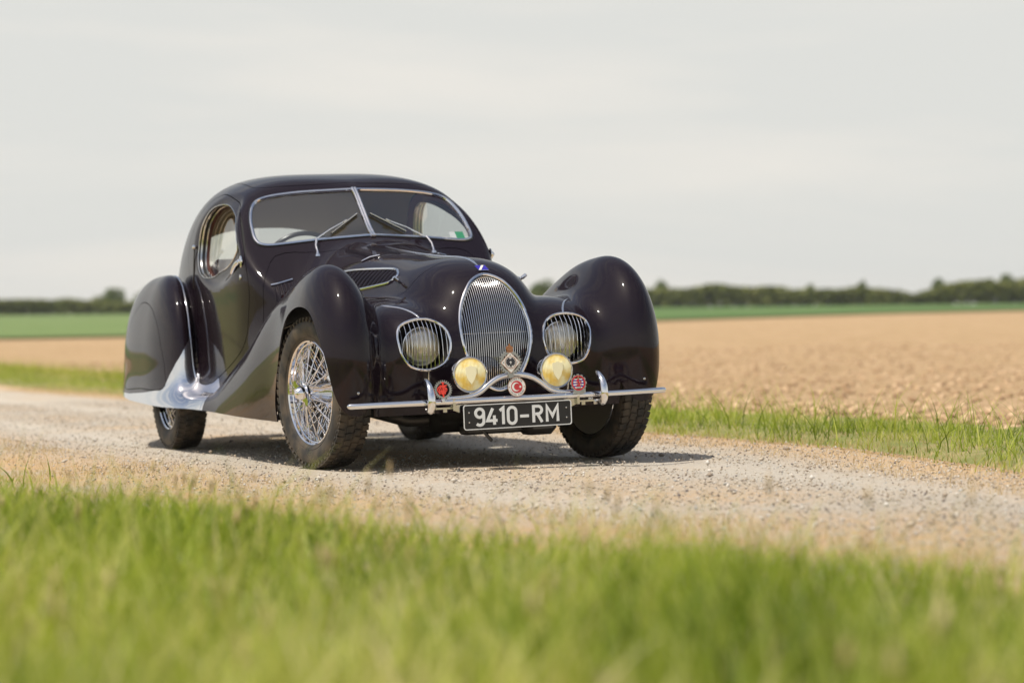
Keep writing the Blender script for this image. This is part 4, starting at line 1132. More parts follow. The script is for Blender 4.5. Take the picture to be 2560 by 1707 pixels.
# round white badge with red disc, crescent and star
b = badge((.672, -.003, .352)); MB().extrude(circ(.0425, 48), 0, .004, 0, fr2).build('disc', M['enamel_white'], b)
m = MB(); ringplate(m, circ(.0435, 48), .0418, 0, .0048); m.build('gilt_edge', M['copper'], b)
MB().extrude(circ(.0275, 40), .003, .0048, 0, fr2).build('red_field', M['enamel_red'], b)
o1 = arc(-.004, 0, .020, .020, 38, 322, 26); i1 = arc(.0018, 0, .0158, .0158, 318, 42, 22)
ns = len(o1)
m = MB(); P = o1; Q_ = arc(.0018, 0, .0158, .0158, 46, 314, 26)
V = [(.0058, *p) for p in P]+[(.0058, *p) for p in Q_]; m.add(V, [(k, k+1, ns+k+1, ns+k) for k in range(ns-1)]); m.build('crescent', M['enamel_white'], b, smooth=False)
st = []
for k in range(10):
    a = math.radians(180+36*k); r_ = .0078 if k % 2 == 0 else .0031; st.append((.0165+r_*math.cos(a), r_*math.sin(a)))
m = MB(); m.add([(.0058, .0165, 0)]+[(.0058, *p) for p in st], [(0, 1+k, 1+(k+1) % 10) for k in range(10)]); m.build('star', M['enamel_white'], b, smooth=False)
text_on_arc(b, 'TÜRKİYE', .0352, .0088, math.radians(90), M['enamel_black'])
text_on_arc(b, 'TURING KURUMU', .0352, .0062, math.radians(270), M['enamel_black'], flip=True)
for s in (-1, 1): MB().lathe([(0, .003), (.006, .0022), (.0065, 0)], c=(0, s*.036, 0), axis='x', seg=10).build('rivet', M['copper'], b)
# tall cog badge with crown, lozenge and black eagle
b = badge((.655, -.022, .462)); b.scale = (1, 1.2, 1.2); m = MB(); ringplate(m, gear(24, .040, .046, duty=.7), .033, 0, .004); m.build('cog_ring', M['pewter'], b)
MB().extrude([(0, .040), (.040, 0), (0, -.041), (-.040, 0)], .002, .005, 0, fr2).build('lozenge', M['copper'], b)
MB().extrude([(0, .0375), (.0375, 0), (0, -.0385), (-.0375, 0)], .003, .0056, 0, fr2).build('lozenge_field', M['enamel_white'], b)
m = MB(); ringplate(m, circ(.0235, 40), .0215, .004, .0064); m.build('rope_ring', M['copper'], b)
m = MB()
for s in (-1, 1):
    wing = [(s*.003, .008), (s*.006, .017), (s*.012, .018), (s*.010, .013), (s*.018, .012), (s*.0145, .0075), (s*.0205, .005), (s*.0155, .0015), (s*.0205, -.002), (s*.0145, -.004), (s*.018, -.009), (s*.011, -.008), (s*.0125, -.014), (s*.006, -.010), (s*.003, -.012)]
    m.extrude(wing if s > 0 else wing[::-1], .005, .0068, 0, fr2)
    m.extrude([(0, .006), (s*.003, .012), (s*.008, .0155), (s*.0045, .0165), (0, .012)], .005, .0072, 0, fr2)
m.extrude([(-.0045, .010), (.0045, .010), (.0055, -.006), (.002, -.012), (.006, -.0195), (0, -.016), (-.006, -.0195), (-.002, -.012), (-.0055, -.006)], .005, .0069, 0, fr2)
m.build('eagle', M['enamel_black'], b, smooth=False)
m = MB(); ribbon(m, [(0, .005), (0, -.006)], .0022, .006, .0078); ribbon(m, [(-.0042, .001), (.0042, .001)], .0022, .006, .0079); m.build('cross', M['enamel_white'], b, smooth=False)
for ch, (a_, r_) in {'A': (90, .0285), 'C': (0, .0285), 'R': (180, .0285), 'I': (270, .029)}.items():
    text_on_arc(b, ch, r_, .0068, math.radians(a_), M['enamel_black'], x=.006)
for q in b.children:
    if q.name.startswith('letter'):
        l = q.matrix_local.translation.copy(); q.matrix_local = Matrix.Translation(l) @ Matrix(((0, 0, 1, 0), (1, 0, 0, 0), (0, 1, 0, 0), (0, 0, 0, 1)))
m = MB(); m.tube([(.003, y, .042) for y in (-.012, 0, .012)], .004, 8)
for k in range(5):
    a = (k-2)*.35; m.tube([(.003, .011*math.sin(a)*1.2, .045), (.003, .020*math.sin(a), .056), (.003, .004*math.sin(a), .062)], .003, 6)
m.tube([(.003, 0, .060), (.003, 0, .070)], .002, 6); m.tube([(.003, -.003, .067), (.003, .003, .067)], .0018, 6); m.build('crown', M['copper'], b)
MB().box((.0, 0, -.050), (.006, .02, .016)).build('clamp', M['pewter'], b)
# cog badge with white-blue bars and a red rampant figure
b = badge((.668, .300, .355)); m = MB(); ringplate(m, gear(12, .0365, .041, duty=.8), .034, 0, .004); m.build('cog_ring', M['pewter'], b)
m = MB(); ringplate(m, circ(.0345, 40), .028, 0, .0045); m.build('enamel_ring', M['enamel_red'], b)
for k in range(7):
    z = .017-.0062*k; hw = math.sqrt(max(1e-6, .0275**2-z*z))*.98
    MB().box((.0015, 0, z), (.003, 2*min(hw, .025), .0058)).build('bar', M['enamel_white'] if k % 2 == 0 else M['enamel_blue'], b, smooth=False)
m = MB()
ribbon(m, [(-.002, -.016), (.004, -.006), (0, .004), (-.003, .013), (.003, .017)], .007, .003, .006)
ribbon(m, [(0, .006), (-.010, .009)], .0035, .003, .0058); ribbon(m, [(0, .001), (-.011, -.001)], .0035, .003, .0057)
ribbon(m, [(.003, -.008), (-.008, -.010), (-.010, -.016)], .0038, .003, .0056); ribbon(m, [(.004, -.010), (.010, -.018)], .004, .003, .0059)
ribbon(m, [(.006, -.004), (.013, .0), (.010, .007), (.014, .012)], .0028, .003, .0055); m.build('lion', M['enamel_red'], b, smooth=False)
m = MB(); m.extrude([(-.006, .020), (.006, .020), (0, .034)], .003, .0066, 0, fr2); m.build('gilt_point', M['copper'], b, smooth=False)
m = MB(); m.box((.0, 0, -.042), (.006, .05, .014)); m.box((0, .026, -.036), (.012, .012, .020)); m.build('clamp', M['pewter'], b)
# rear bumper end just showing
rb = empty('rear_bumper', car)
MB().tube([(-4.10+.0, y, .365) for y in (-.71, -.6, -.3, 0, .3, .6, .71)], .018, 12).build('bar', M['chrome'], rb)

# ================================================================== the land
CX, CY = (ROOT @ cm).translation[:2]
VD = Vector((math.cos(2.762731), math.sin(2.762731))); LD = Vector((-VD.y, VD.x))      # across the fields / to the left of that
def hash_noise(x, y, s, seed=0):
    """smooth value noise, vectorised."""
    x = np.asarray(x, float)/s; y = np.asarray(y, float)/s
    xi, yi = np.floor(x).astype(np.int64), np.floor(y).astype(np.int64); fx, fy = x-xi, y-yi
    fx = fx*fx*(3-2*fx); fy = fy*fy*(3-2*fy)
    def h(i, j):
        n = (i*374761393+j*668265263+seed*1274126177) & 0xffffffff
        n = ((n ^ (n >> 13))*1274126177) & 0xffffffff
        return ((n ^ (n >> 16)) & 0xffff)/65535.
    return (h(xi, yi)*(1-fx)+h(xi+1, yi)*fx)*(1-fy)+(h(xi, yi+1)*(1-fx)+h(xi+1, yi+1)*fx)*fy
def fbm(x, y, s, o=4, seed=0): return sum(hash_noise(x, y, s/2**k, seed+k)/2**k for k in range(o))/sum(1/2**k for k in range(o))
def far_edge(x): return np.interp(x, [-60, -20, -4, 0, 1.5, 3, 6, 12], [2.35, 2.05, 1.95, 1.76, 1.44, 1.10, .65, .2])
def near_edge(x): return np.interp(x, [-60, -20, -3, 1.5, 3.5, 5, 6.5, 9, 14], [-2.3, -2.2, -2.15, -1.97, -1.52, -1.0, -.5, .25, 1.2])
def land(x, y):
    x = np.asarray(x, float); y = np.asarray(y, float)
    s = (x-CX)*VD.x+(y-CY)*VD.y; t = np.clip((x-CX)*LD.x+(y-CY)*LD.y, -200, 200)
    ss = np.interp(s, [-3000, 34, 62, 150, 400, 900, 4000], [0, 0, .26, 1.42, 4.75, 8.0, 30.0])
    g = np.interp(s, [-3000, 150, 400, 4000], [0, 0, 1, 1])
    h = ss+g*(t+85)/170*1.33
    # verge banks stand a little proud of the worn track; the tilled soil lies lower behind
    dv = y-far_edge(x); h = h+.035*np.clip(dv/.5, 0, 1)*np.clip((dv-0)/.5, 0, 1)-.05*np.clip((dv-2.2)/1.2, 0, 1)
    dn = near_edge(x)-y; h = h+.05*np.clip(dn/1.0, 0, 1)
    return h
def gnode(m, scale, det=6, rough=.6):
    n = m.node_tree.nodes.new('ShaderNodeTexNoise'); n.inputs['Scale'].default_value = scale; n.inputs['Detail'].default_value = det; n.inputs['Roughness'].default_value = rough
    return n
def ground_mat(name, layers, bumps, rough=.95):
    """layers: (scale, low, high, colour) blended in turn over the first colour."""
    m = bpy.data.materials.new(name); m.use_nodes = True; nt = m.node_tree; b = nt.nodes['Principled BSDF']; b.inputs['Roughness'].default_value = rough
    b.inputs['Specular IOR Level'].default_value = .2
    tc = nt.nodes.new('ShaderNodeTexCoord'); cur = None
    for i, (sc, lo, hi, colr) in enumerate(layers):
        if i == 0: cur = nt.nodes.new('ShaderNodeRGB'); cur.outputs[0].default_value = (*colr, 1); cur = cur.outputs[0]; continue
        n = gnode(m, sc); nt.links.new(tc.outputs['Object'], n.inputs['Vector'])
        r_ = nt.nodes.new('ShaderNodeMapRange'); r_.inputs['From Min'].default_value = lo; r_.inputs['From Max'].default_value = hi; nt.links.new(n.outputs['Fac'], r_.inputs['Value'])
        x = nt.nodes.new('ShaderNodeMixRGB'); nt.links.new(r_.outputs[0], x.inputs['Fac']); nt.links.new(cur, x.inputs['Color1']); x.inputs['Color2'].default_value = (*colr, 1); cur = x.outputs[0]
    nt.links.new(cur, b.inputs['Base Color']); last = None
    for sc, dist in bumps:
        n = gnode(m, sc, 8, .65); nt.links.new(tc.outputs['Object'], n.inputs['Vector'])
        bp_ = nt.nodes.new('ShaderNodeBump'); bp_.inputs['Distance'].default_value = dist; bp_.inputs['Strength'].default_value = 1
        nt.links.new(n.outputs['Fac'], bp_.inputs['Height'])
        if last: nt.links.new(last, bp_.inputs['Normal'])
        last = bp_.outputs['Normal']
    if last: nt.links.new(last, b.inputs['Normal'])
    return m
def tint_mat(name, stops, rough=.8, trans=0.0, spec=.3):
    """colour picked per piece from the float attribute 'tint'."""
    m = bpy.data.materials.new(name); m.use_nodes = True; nt = m.node_tree; b = nt.nodes['Principled BSDF']; b.inputs['Roughness'].default_value = rough; b.inputs['Specular IOR Level'].default_value = spec
    a = nt.nodes.new('ShaderNodeAttribute'); a.attribute_name = 'tint'
    cr_ = nt.nodes.new('ShaderNodeValToRGB'); e_ = cr_.color_ramp.elements
    while len(e_) < len(stops): e_.new(.5)
    for i, (p, c) in enumerate(stops): e_[i].position = p; e_[i].color = (*c, 1)
    nt.links.new(a.outputs['Fac'], cr_.inputs['Fac']); nt.links.new(cr_.outputs['Color'], b.inputs['Base Color'])
    if trans:
        tr = nt.nodes.new('ShaderNodeBsdfTranslucent'); mx_ = nt.nodes.new('ShaderNodeMixShader'); mx_.inputs[0].default_value = trans
        br_ = nt.nodes.new('ShaderNodeMixRGB'); br_.blend_type = 'MULTIPLY'; br_.inputs['Fac'].default_value = 1; br_.inputs['Color2'].default_value = (1.0, 1.05, .55, 1)
        nt.links.new(cr_.outputs['Color'], br_.inputs['Color1']); nt.links.new(br_.outputs[0], tr.inputs['Color'])
        nt.links.new(b.outputs[0], mx_.inputs[1]); nt.links.new(tr.outputs[0], mx_.inputs[2]); nt.links.new(mx_.outputs[0], nt.nodes['Material Output'].inputs['Surface'])
    return m

# ---- one base sheet to the horizon, finer towards the car
gx = np.r_[-1500, -1000, -700, np.arange(-500, -60, 20.), np.arange(-60, -16, 1.5), np.arange(-16, 14, .25), np.arange(14, 40, 3.), 60, 120, 300, 900]
gy = np.r_[-900, -600, -300, -120, -60, -30, np.arange(-16, -4, .8), np.arange(-4, 6, .2), np.arange(6, 20, .8), np.arange(20, 60, 2.), np.arange(60, 420, 15.), 450, 520, 700, 1000, 1500]
def sheet_np(name, xs, ys, dz, mt, noise=0.0, kind='structure'):
    X, Y = np.meshgrid(xs, ys, indexing='ij'); Z = land(X, Y)+dz
    if noise: Z = Z+(fbm(X, Y, .55, 4, 3)-.5)*noise
    V = np.stack([X, Y, Z], -1).reshape(-1, 3); a, b_ = X.shape
    i, j = np.meshgrid(np.arange(a-1), np.arange(b_-1), indexing='ij'); k = (i*b_+j).ravel()
    o = np_mesh(name, V, np.stack([k, k+b_, k+b_+1, k+1], 1), mt, smooth=True); o['kind'] = kind; return o
soil_mat = ground_mat('dry_tilled_soil', [(1, 0, 1, (.43, .29, .145)), (.05, .4, .65, (.385, .255, .122)), (.25, .45, .7, (.47, .33, .175)), (.9, .45, .62, (.52, .355, .205)), (2.2, .5, .66, (.36, .23, .115)), (6, .48, .7, (.31, .195, .105)), (20, .5, .8, (.60, .44, .28))], [(2.2, .10), (11, .03)])
sheet_np('ground', gx, gy, -.02, soil_mat)
# ---- gravel track: strip that follows the two worn edges
tx = np.r_[np.arange(-70, -18, 1.), np.arange(-18, 12, .12)]; tv = np.linspace(0, 1, 46)
X = np.repeat(tx[:, None], len(tv), 1); lo_, hi_ = near_edge(X)-.45, far_edge(X)+.28; Y = lo_+(hi_-lo_)*tv[None]
rut = -.012*(np.exp(-((Y+.75)/.22)**2)+np.exp(-((Y-.72)/.22)**2))+.012*(fbm(X, Y, 1.6, 3, 9)-.5)+.006*(fbm(X, Y, .22, 3, 5)-.5)
rutw = np.exp(-((Y+.75)/.24)**2)+np.exp(-((Y-.72)/.24)**2)
Z = land(X, Y)-.002+rut*np.minimum(1, np.minimum(tv, 1-tv)*6)[None]-.02*(np.minimum(tv, 1-tv) < .001)[None]
# keep the wheels' footprints flush
def foot(x, y):
    out = np.ones_like(x)
    for wx, wy in ((0, -.7), (-2.67, -.725), (0, .7), (-2.67, .725)): out = np.minimum(out, np.clip((np.hypot(x-wx, y-wy)-.12)/.4, 0, 1))
    return out
Z = land(X, Y)-.002+(Z-land(X, Y)+.002)*foot(X, Y)
V = np.stack([X, Y, Z], -1).reshape(-1, 3); a_, b_ = X.shape
i_, j_ = np.meshgrid(np.arange(a_-1), np.arange(b_-1), indexing='ij'); k_ = (i_*b_+j_).ravel()
track_mat = ground_mat('pale_gravel', [(1, 0, 1, (.50, .435, .35)), (.35, .42, .62, (.49, .395, .28)), (1.1, .5, .72, (.60, .44, .28)), (45, .45, .62, (.58, .53, .46)), (70, .55, .68, (.30, .26, .22))], [(60, .012), (140, .006)])
sn = fbm(X, Y, .7, 4, 55); dn_ = Y-near_edge(X); df_ = far_edge(X)-Y
straw = np.clip((1.25-dn_)/1.0, 0, 1)*np.clip(sn*2.4-.3, 0, 1)+np.clip((.45-df_)/.5, 0, 1)*.8+np.exp(-((Y+.05)/.42)**2)*np.clip(sn*2-.75, 0, 1)*.8
nt = track_mat.node_tree; pb = nt.nodes['Principled BSDF']; lk = pb.inputs['Base Color'].links[0]; src = lk.from_socket
at_ = nt.nodes.new('ShaderNodeAttribute'); at_.attribute_name = 'straw'; n1 = gnode(track_mat, 16, 8); tc_ = nt.nodes.new('ShaderNodeTexCoord'); nt.links.new(tc_.outputs['Object'], n1.inputs['Vector'])
ml = nt.nodes.new('ShaderNodeMath'); ml.operation = 'MULTIPLY'; r1 = nt.nodes.new('ShaderNodeMapRange'); r1.inputs['From Min'].default_value = .30; r1.inputs['From Max'].default_value = .6; nt.links.new(n1.outputs['Fac'], r1.inputs['Value'])
nt.links.new(at_.outputs['Fac'], ml.inputs[0]); nt.links.new(r1.outputs[0], ml.inputs[1]); x_ = nt.nodes.new('ShaderNodeMixRGB'); nt.links.new(ml.outputs[0], x_.inputs['Fac']); nt.links.new(src, x_.inputs['Color1']); x_.inputs['Color2'].default_value = (.62, .385, .175, 1); a2 = nt.nodes.new('ShaderNodeAttribute'); a2.attribute_name = 'rut'; x2 = nt.nodes.new('ShaderNodeMixRGB'); m2 = nt.nodes.new('ShaderNodeMath'); m2.operation = 'MULTIPLY'; m2.inputs[1].default_value = .6; nt.links.new(a2.outputs['Fac'], m2.inputs[0]); nt.links.new(m2.outputs[0], x2.inputs['Fac']); nt.links.new(x_.outputs[0], x2.inputs['Color1']); x2.inputs['Color2'].default_value = (.60, .545, .46, 1); nt.links.new(x2.outputs[0], pb.inputs['Base Color'])
o = np_mesh('gravel_track', V, np.stack([k_, k_+b_, k_+b_+1, k_+1], 1), track_mat, smooth=True, attr={'straw': np.clip(straw, 0, 1).ravel(), 'rut': (rutw*np.clip(fbm(X, Y, 1.3, 3, 66)*1.8-.3, 0, 1)).ravel()}); o['kind'] = 'structure'
# ---- green crop strips and far grass, laid as sheets on the land
crop_mat = ground_mat('green_crop', [(1, 0, 1, (.150, .215, .070)), (.03, .4, .7, (.185, .240, .085)), (.6, .45, .8, (.11, .165, .05))], [(2, .08)])
def st(s_, t_): return CX+VD.x*s_+LD.x*t_, CY+VD.y*s_+LD.y*t_
def strip_st(name, t0, t1, s_near, s_far, mt, dz, nt_=60, ns=12):
    T = np.linspace(t0, t1, nt_); V = []
    for t_ in T:
        a, b = s_near(t_), s_far(t_)
        for s_ in np.linspace(a, b, ns):
            x, y = st(s_, t_); V.append((x, y, float(land(x, y))+dz))
    k = (np.arange(nt_-1)[:, None]*ns+np.arange(ns-1)[None]).ravel()
    o = np_mesh(name, V, np.stack([k, k+ns, k+ns+1, k+1], 1), mt, smooth=True); o['kind'] = 'structure'; return o
strip_st('crop_field', 6, 170, lambda t: 120+.10*t, lambda t: 520, crop_mat, .10)
strip_st('crop_field', -190, 6, lambda t: np.interp(t, [-190, -60, -30, 6], [215, 200, 188, 140]), lambda t: 520, ground_mat('dark_green_crop', [(1, 0, 1, (.10, .17, .05)), (.03, .4, .7, (.06, .11, .032)), (.5, .45, .8, (.13, .20, .06))], [(2, .08)]), .10)

# ---- loose stones on the track
def blobs(n, xs, ys, zs, r_, flat=.6, seed=1, verts=8):
    """n low, faceted pebbles as one array of little octahedra with a broken outline."""
    g = np.random.default_rng(seed)
    base = np.array([(1, 0, 0), (-1, 0, 0), (0, 1, 0), (0, -1, 0), (0, 0, 1), (0, 0, -1)], float)
    F0 = np.array([(0, 2, 4), (2, 1, 4), (1, 3, 4), (3, 0, 4), (2, 0, 5), (1, 2, 5), (3, 1, 5), (0, 3, 5)])
    # add edge midpoints for a rounder pebble
    mids = {}; B = [tuple(p) for p in base]; F1 = []
    def mid(a, b):
        k = (min(a, b), max(a, b))
        if k not in mids: q = (base[a]+base[b]); q = q/np.linalg.norm(q); mids[k] = len(B); B.append(tuple(q))
        return mids[k]
    for a, b, c in F0:
        ab, bc, ca = mid(a, b), mid(b, c), mid(c, a); F1 += [(a, ab, ca), (ab, b, bc), (ca, bc, c), (ab, bc, ca)]
    if verts == 8: BB = base; FF = F0
    else: BB = np.array(B); FF = np.array(F1)
    m = len(BB); P = BB[None]*(1+g.uniform(-.28, .28, (n, m, 1)))
    P = P*np.stack([r_*g.uniform(.75, 1.35, n), r_*g.uniform(.6, 1.1, n), r_*g.uniform(.45, .8, n)*flat/.6], 1)[:, None]
    a = g.uniform(0, 2*np.pi, n); c, s = np.cos(a)[:, None], np.sin(a)[:, None]
    tl = g.uniform(-.5, .5, n)[:, None]; z2 = P[..., 2]+P[..., 0]*tl
    Q = np.stack([P[..., 0]*c-P[..., 1]*s+xs[:, None], P[..., 0]*s+P[..., 1]*c+ys[:, None], z2+zs[:, None]], -1)
    return Q.reshape(-1, 3), (FF[None]+(np.arange(n)*m)[:, None, None]).reshape(-1, 3), m
def in_tyre(x, y):
    out = np.zeros(len(x), bool)
    for wx, wy in ((0, -.7), (-2.67, -.725), (0, .7), (-2.67, .725)): out |= (np.abs(x-wx) < .14) & (np.abs(y-wy) < .10)
    return out
N = 95000
px = 9-(rng.random(N)**1.25)*24; t_ = rng.random(N); py = near_edge(px)-.5+(far_edge(px)-near_edge(px)+.75)*t_
dens = fbm(px, py, .9, 3, 21); keep = (rng.random(N) < (.35+1.1*dens)*(1-.6*np.exp(-((np.abs(py-.0)-.73)/.2)**2))*np.clip((py-near_edge(px)-.1)/.9+.15, .1, 1)) & ~in_tyre(px, py); px, py = px[keep], py[keep]
rr_ = .0022+.0060*rng.random(len(px))**2.4; big = rng.random(len(px)) < .010; rr_ = np.where(big, rr_*1.7+.004, rr_)
Vs, Fs, mm_ = blobs(len(px), px, py, land(px, py)+rr_*.25, rr_, seed=3)
tint = np.repeat(rng.random(len(px)), mm_)
stone_mat = tint_mat('track_stones', [(0, (.17, .15, .14)), (.18, (.36, .29, .22)), (.5, (.50, .42, .32)), (.8, (.60, .54, .46)), (.92, (.64, .61, .56)), (1, (.34, .34, .34))], .85)
o = np_mesh('gravel', Vs, Fs, stone_mat, attr={'tint': tint}); tag(o, kind='stuff', label='loose pale stones scattered over the gravel track', cat='gravel')
# ---- clods on the tilled field behind
N = 26000
cx_ = 5-(rng.random(N)**1.4)*52; cy_ = far_edge(cx_)+1.5+(rng.random(N)**1.5)*26
rc = .012+.055*rng.random(N)**3.2
Vs, Fs, mm_ = blobs(N, cx_, cy_, land(cx_, cy_)-.02+rc*.1, rc, seed=5)
o = np_mesh('soil_clods', Vs, Fs, tint_mat('soil_clod', [(0, (.30, .19, .105)), (.5, (.47, .315, .18)), (1, (.60, .43, .27))], .95), attr={'tint': np.repeat(rng.random(N), mm_)}); tag(o, kind='stuff', label='dry clods of earth covering the tilled field', cat='soil')

# ---- grass: tapering curved blades
def blades(x, y, h, w, lean, g, segs=4, z0=None):
    n = len(x); a = g.uniform(0, 2*np.pi, n); dxy = np.stack([np.cos(a), np.sin(a)], 1); b = g.uniform(0, 2*np.pi, n); side = np.stack([np.cos(b), np.sin(b)], 1)
    z = land(x, y)-.01 if z0 is None else z0
    V = np.empty((n, segs*2+1, 3))
    for k in range(segs+1):
        t = k/segs; cv = lean*t**2; hh = h*(t-.18*np.clip(lean/h, 0, 2)*t**2)
        c = np.stack([x+dxy[:, 0]*cv, y+dxy[:, 1]*cv], 1); ww = (w*(1-t**1.6)*.5)[:, None]
        if k < segs:
            V[:, 2*k, :2] = c-side*ww; V[:, 2*k+1, :2] = c+side*ww; V[:, 2*k, 2] = z+hh; V[:, 2*k+1, 2] = z+hh
        else: V[:, 2*k, :2] = c; V[:, 2*k, 2] = z+hh
    F = []
    for k in range(segs-1): F += [(2*k, 2*k+1, 2*k+3), (2*k, 2*k+3, 2*k+2)]
    F += [(2*segs-2, 2*segs-1, 2*segs)]
    F = np.array(F); m = segs*2+1
    return V.reshape(-1, 3), (F[None]+(np.arange(n)*m)[:, None, None]).reshape(-1, 3), m
grass_mat = tint_mat('grass_blade', [(0, (.09, .145, .014)), (.30, (.26, .335, .036)), (.62, (.48, .52, .09)), (.85, (.60, .57, .19)), (1, (.72, .62, .33))], .5, trans=.5, spec=.3)
straw_mat = tint_mat('dry_straw', [(0, (.42, .29, .14)), (.5, (.56, .41, .22)), (1, (.66, .52, .32))], .75, trans=.2)
def field_of_grass(name, label, n, xr, yf, hf, wr, seed, mt=None, dens=None, cat='grass', tint_lo=0.0):
    g = np.random.default_rng(seed); x = g.uniform(*xr, n); y = yf(x, g.random(n))
    cl = fbm(x, y, .35, 3, seed); p = dens(x, y, cl) if dens else .25+cl
    k = g.random(n) < p; x, y, cl = x[k], y[k], cl[k]
    h = hf(x, y, g, cl); w = g.uniform(*wr, len(x)); lean = h*g.uniform(.15, 1.0, len(x))
    V, F, m = blades(x, y, h, w, lean, g)
    tn = np.clip(tint_lo+g.beta(2, 2.4, len(x))*.85+(cl-.5)*.5+(fbm(x, y, .6, 2, seed+9)-.5)*1.1, 0, 1)
    o = np_mesh(name, V, F, mt or grass_mat, attr={'tint': np.repeat(tn, m)}); tag(o, kind='stuff', label=label, cat=cat); return o
camd = lambda x, y: np.hypot(x-CX, y-CY)
# far verge, in and just out of focus
field_of_grass('verge_grass', 'green grass verge between the gravel track and the tilled field', 92000, (-48, 6), lambda x, r_: far_edge(x)+.10+np.where(x < -9, 3.2, 1.5)*r_**.9,
               lambda x, y, g, cl: (.02+.12*cl**1.3*1.3*g.random(len(x))+.28*g.random(len(x))**11)*np.clip((y-far_edge(x))/.55+.25, .3, 1), (.003, .0075), 31,
               dens=lambda x, y, cl: (.25+1.1*cl)*np.clip((y-far_edge(x)-.05)/.45, 0, 1)*np.clip((np.where(x < -9, 3.6, 1.75)-(y-far_edge(x)))/.6, 0, 1), tint_lo=.12)
# dry straw fringe along both worn edges
field_of_grass('dry_grass', 'bleached straw fringe along the far edge of the track', 40000, (-24, 6), lambda x, r_: far_edge(x)-.30+.95*r_,
               lambda x, y, g, cl: .012+.04*g.random(len(x)), (.002, .004), 33, straw_mat, dens=lambda x, y, cl: np.clip(cl*1.4-.2, 0, 1), cat='dry grass')
field_of_grass('dry_grass', 'bleached straw fringe between the track and the foreground grass', 60000, (-8, 8), lambda x, r_: near_edge(x)+.85-1.7*r_,
               lambda x, y, g, cl: .008+.03*g.random(len(x)), (.002, .004), 35, straw_mat, dens=lambda x, y, cl: np.clip(cl*1.4-.2, 0, 1), cat='dry grass')
# near verge, between the camera and the track, far out of focus
def near_h(x, y, g, cl):
    d_ = near_edge(x)-y
    patch = fbm(x, y, .8, 2, 77)
    return (.045+.27*cl*(.15+1.6*patch)*g.random(len(x))**.7)*np.clip(d_/1.5+.12, .12, 1.2)+.14*g.random(len(x))**18
field_of_grass('foreground_grass', 'tall soft green grass filling the foreground below the track', 150000, (-8, 11.5), lambda x, r_: near_edge(x)+.05-4.6*r_**1.1, near_h, (.004, .010), 41,
               dens=lambda x, y, cl: (.02+1.25*cl*(.35+1.3*fbm(x, y, 1.4, 2, 90)))*np.clip((near_edge(x)-y+.05)/1.1, .02, 1)*(camd(x, y) > 1.1), tint_lo=.04)
# taller flowering stalks and bleached blades standing among it
field_of_grass('seed_stalks', 'scattered tall pale seed stalks standing above the foreground grass', 3200, (1.5, 11.5), lambda x, r_: near_edge(x)-.3-3.4*r_,
               lambda x, y, g, cl: (.13+.20*g.random(len(x))**1.5)*np.clip((near_edge(x)-y)/1.4+.3, .3, 1), (.003, .006), 47, dens=lambda x, y, cl: np.clip(cl*2.2-.6, 0, 1)*(camd(x, y) > 1.3), tint_lo=.45)
gq = np.random.default_rng(12); nq_ = 260; qx = gq.uniform(3.5, 11, nq_); qy = near_edge(qx)-.9-2.6*gq.random(nq_); kq = (camd(qx, qy) > 1.6) & (fbm(qx, qy, .35, 3, 47) > .45); qx, qy = qx[kq], qy[kq]
hq = land(qx, qy)+gq.uniform(.15, .24, len(qx)); Vs, Fs, mm_ = blobs(len(qx), qx, qy, hq, np.full(len(qx), .006), seed=8); cz = np.repeat(hq, mm_); Vs[:, 2] = cz+(Vs[:, 2]-cz)*7
o = np_mesh('seed_heads', Vs, Fs, straw_mat, attr={'tint': np.repeat(gq.random(len(qx)), mm_)}); tag(o, kind='stuff', label='narrow pale seed heads on the tallest foreground grasses', cat='seed heads')
# ground under the grass
vg = ground_mat('verge_turf', [(1, 0, 1, (.20, .22, .07)), (1.5, .4, .7, (.30, .27, .11)), (5, .5, .8, (.45, .34, .18))], [(30, .02)])
def verge_sheet(name, f0, f1, x0, x1, dz):
    xs = np.arange(x0, x1, .35); vv = np.linspace(0, 1, 14); X = np.repeat(xs[:, None], 14, 1); Y = f0(X)+(f1(X)-f0(X))*vv[None]; Z = land(X, Y)+dz-.03*((vv < .001) | (vv > .999))[None]
    k = (np.arange(len(xs)-1)[:, None]*14+np.arange(13)[None]).ravel()
    o = np_mesh(name, np.stack([X, Y, Z], -1).reshape(-1, 3), np.stack([k, k+14, k+15, k+1], 1), vg, smooth=True); o['kind'] = 'structure'
verge_sheet('verge', lambda x: far_edge(x)+.3, lambda x: far_edge(x)+1.9, -60, 12, .003)
verge_sheet('verge', lambda x: near_edge(x)-8, lambda x: near_edge(x)-.35, -40, 24, .003)
xs_ = np.r_[-400, -200, -100, np.arange(-60, 61, 6.), 120, 300]; ys_ = np.r_[-600, -300, -120, -60, -40, -30, -24, -18, -14, -11, -9.5]
sheet_np('unseen_reflected_green', xs_, ys_, .03, vg)  # unseen green land added so the car's sides reflect green below the sky

# ================================================================== the air: thin summer haze over the fields
hz = MB().box((-300, 300, 11.5), (2500, 2500, 27)).build('haze', [], None, smooth=False); hz['kind'] = 'stuff'
hm = bpy.data.materials.new('thin_haze'); hm.use_nodes = True; hn = hm.node_tree; hn.nodes.clear()
ho = hn.nodes.new('ShaderNodeOutputMaterial'); hv = hn.nodes.new('ShaderNodeVolumePrincipled'); hv.inputs['Color'].default_value = (.96, .96, .94, 1); hv.inputs['Density'].default_value = .00019; hv.inputs['Anisotropy'].default_value = .2
hn.links.new(hv.outputs[0], ho.inputs['Volume']); hz.data.materials.append(hm)
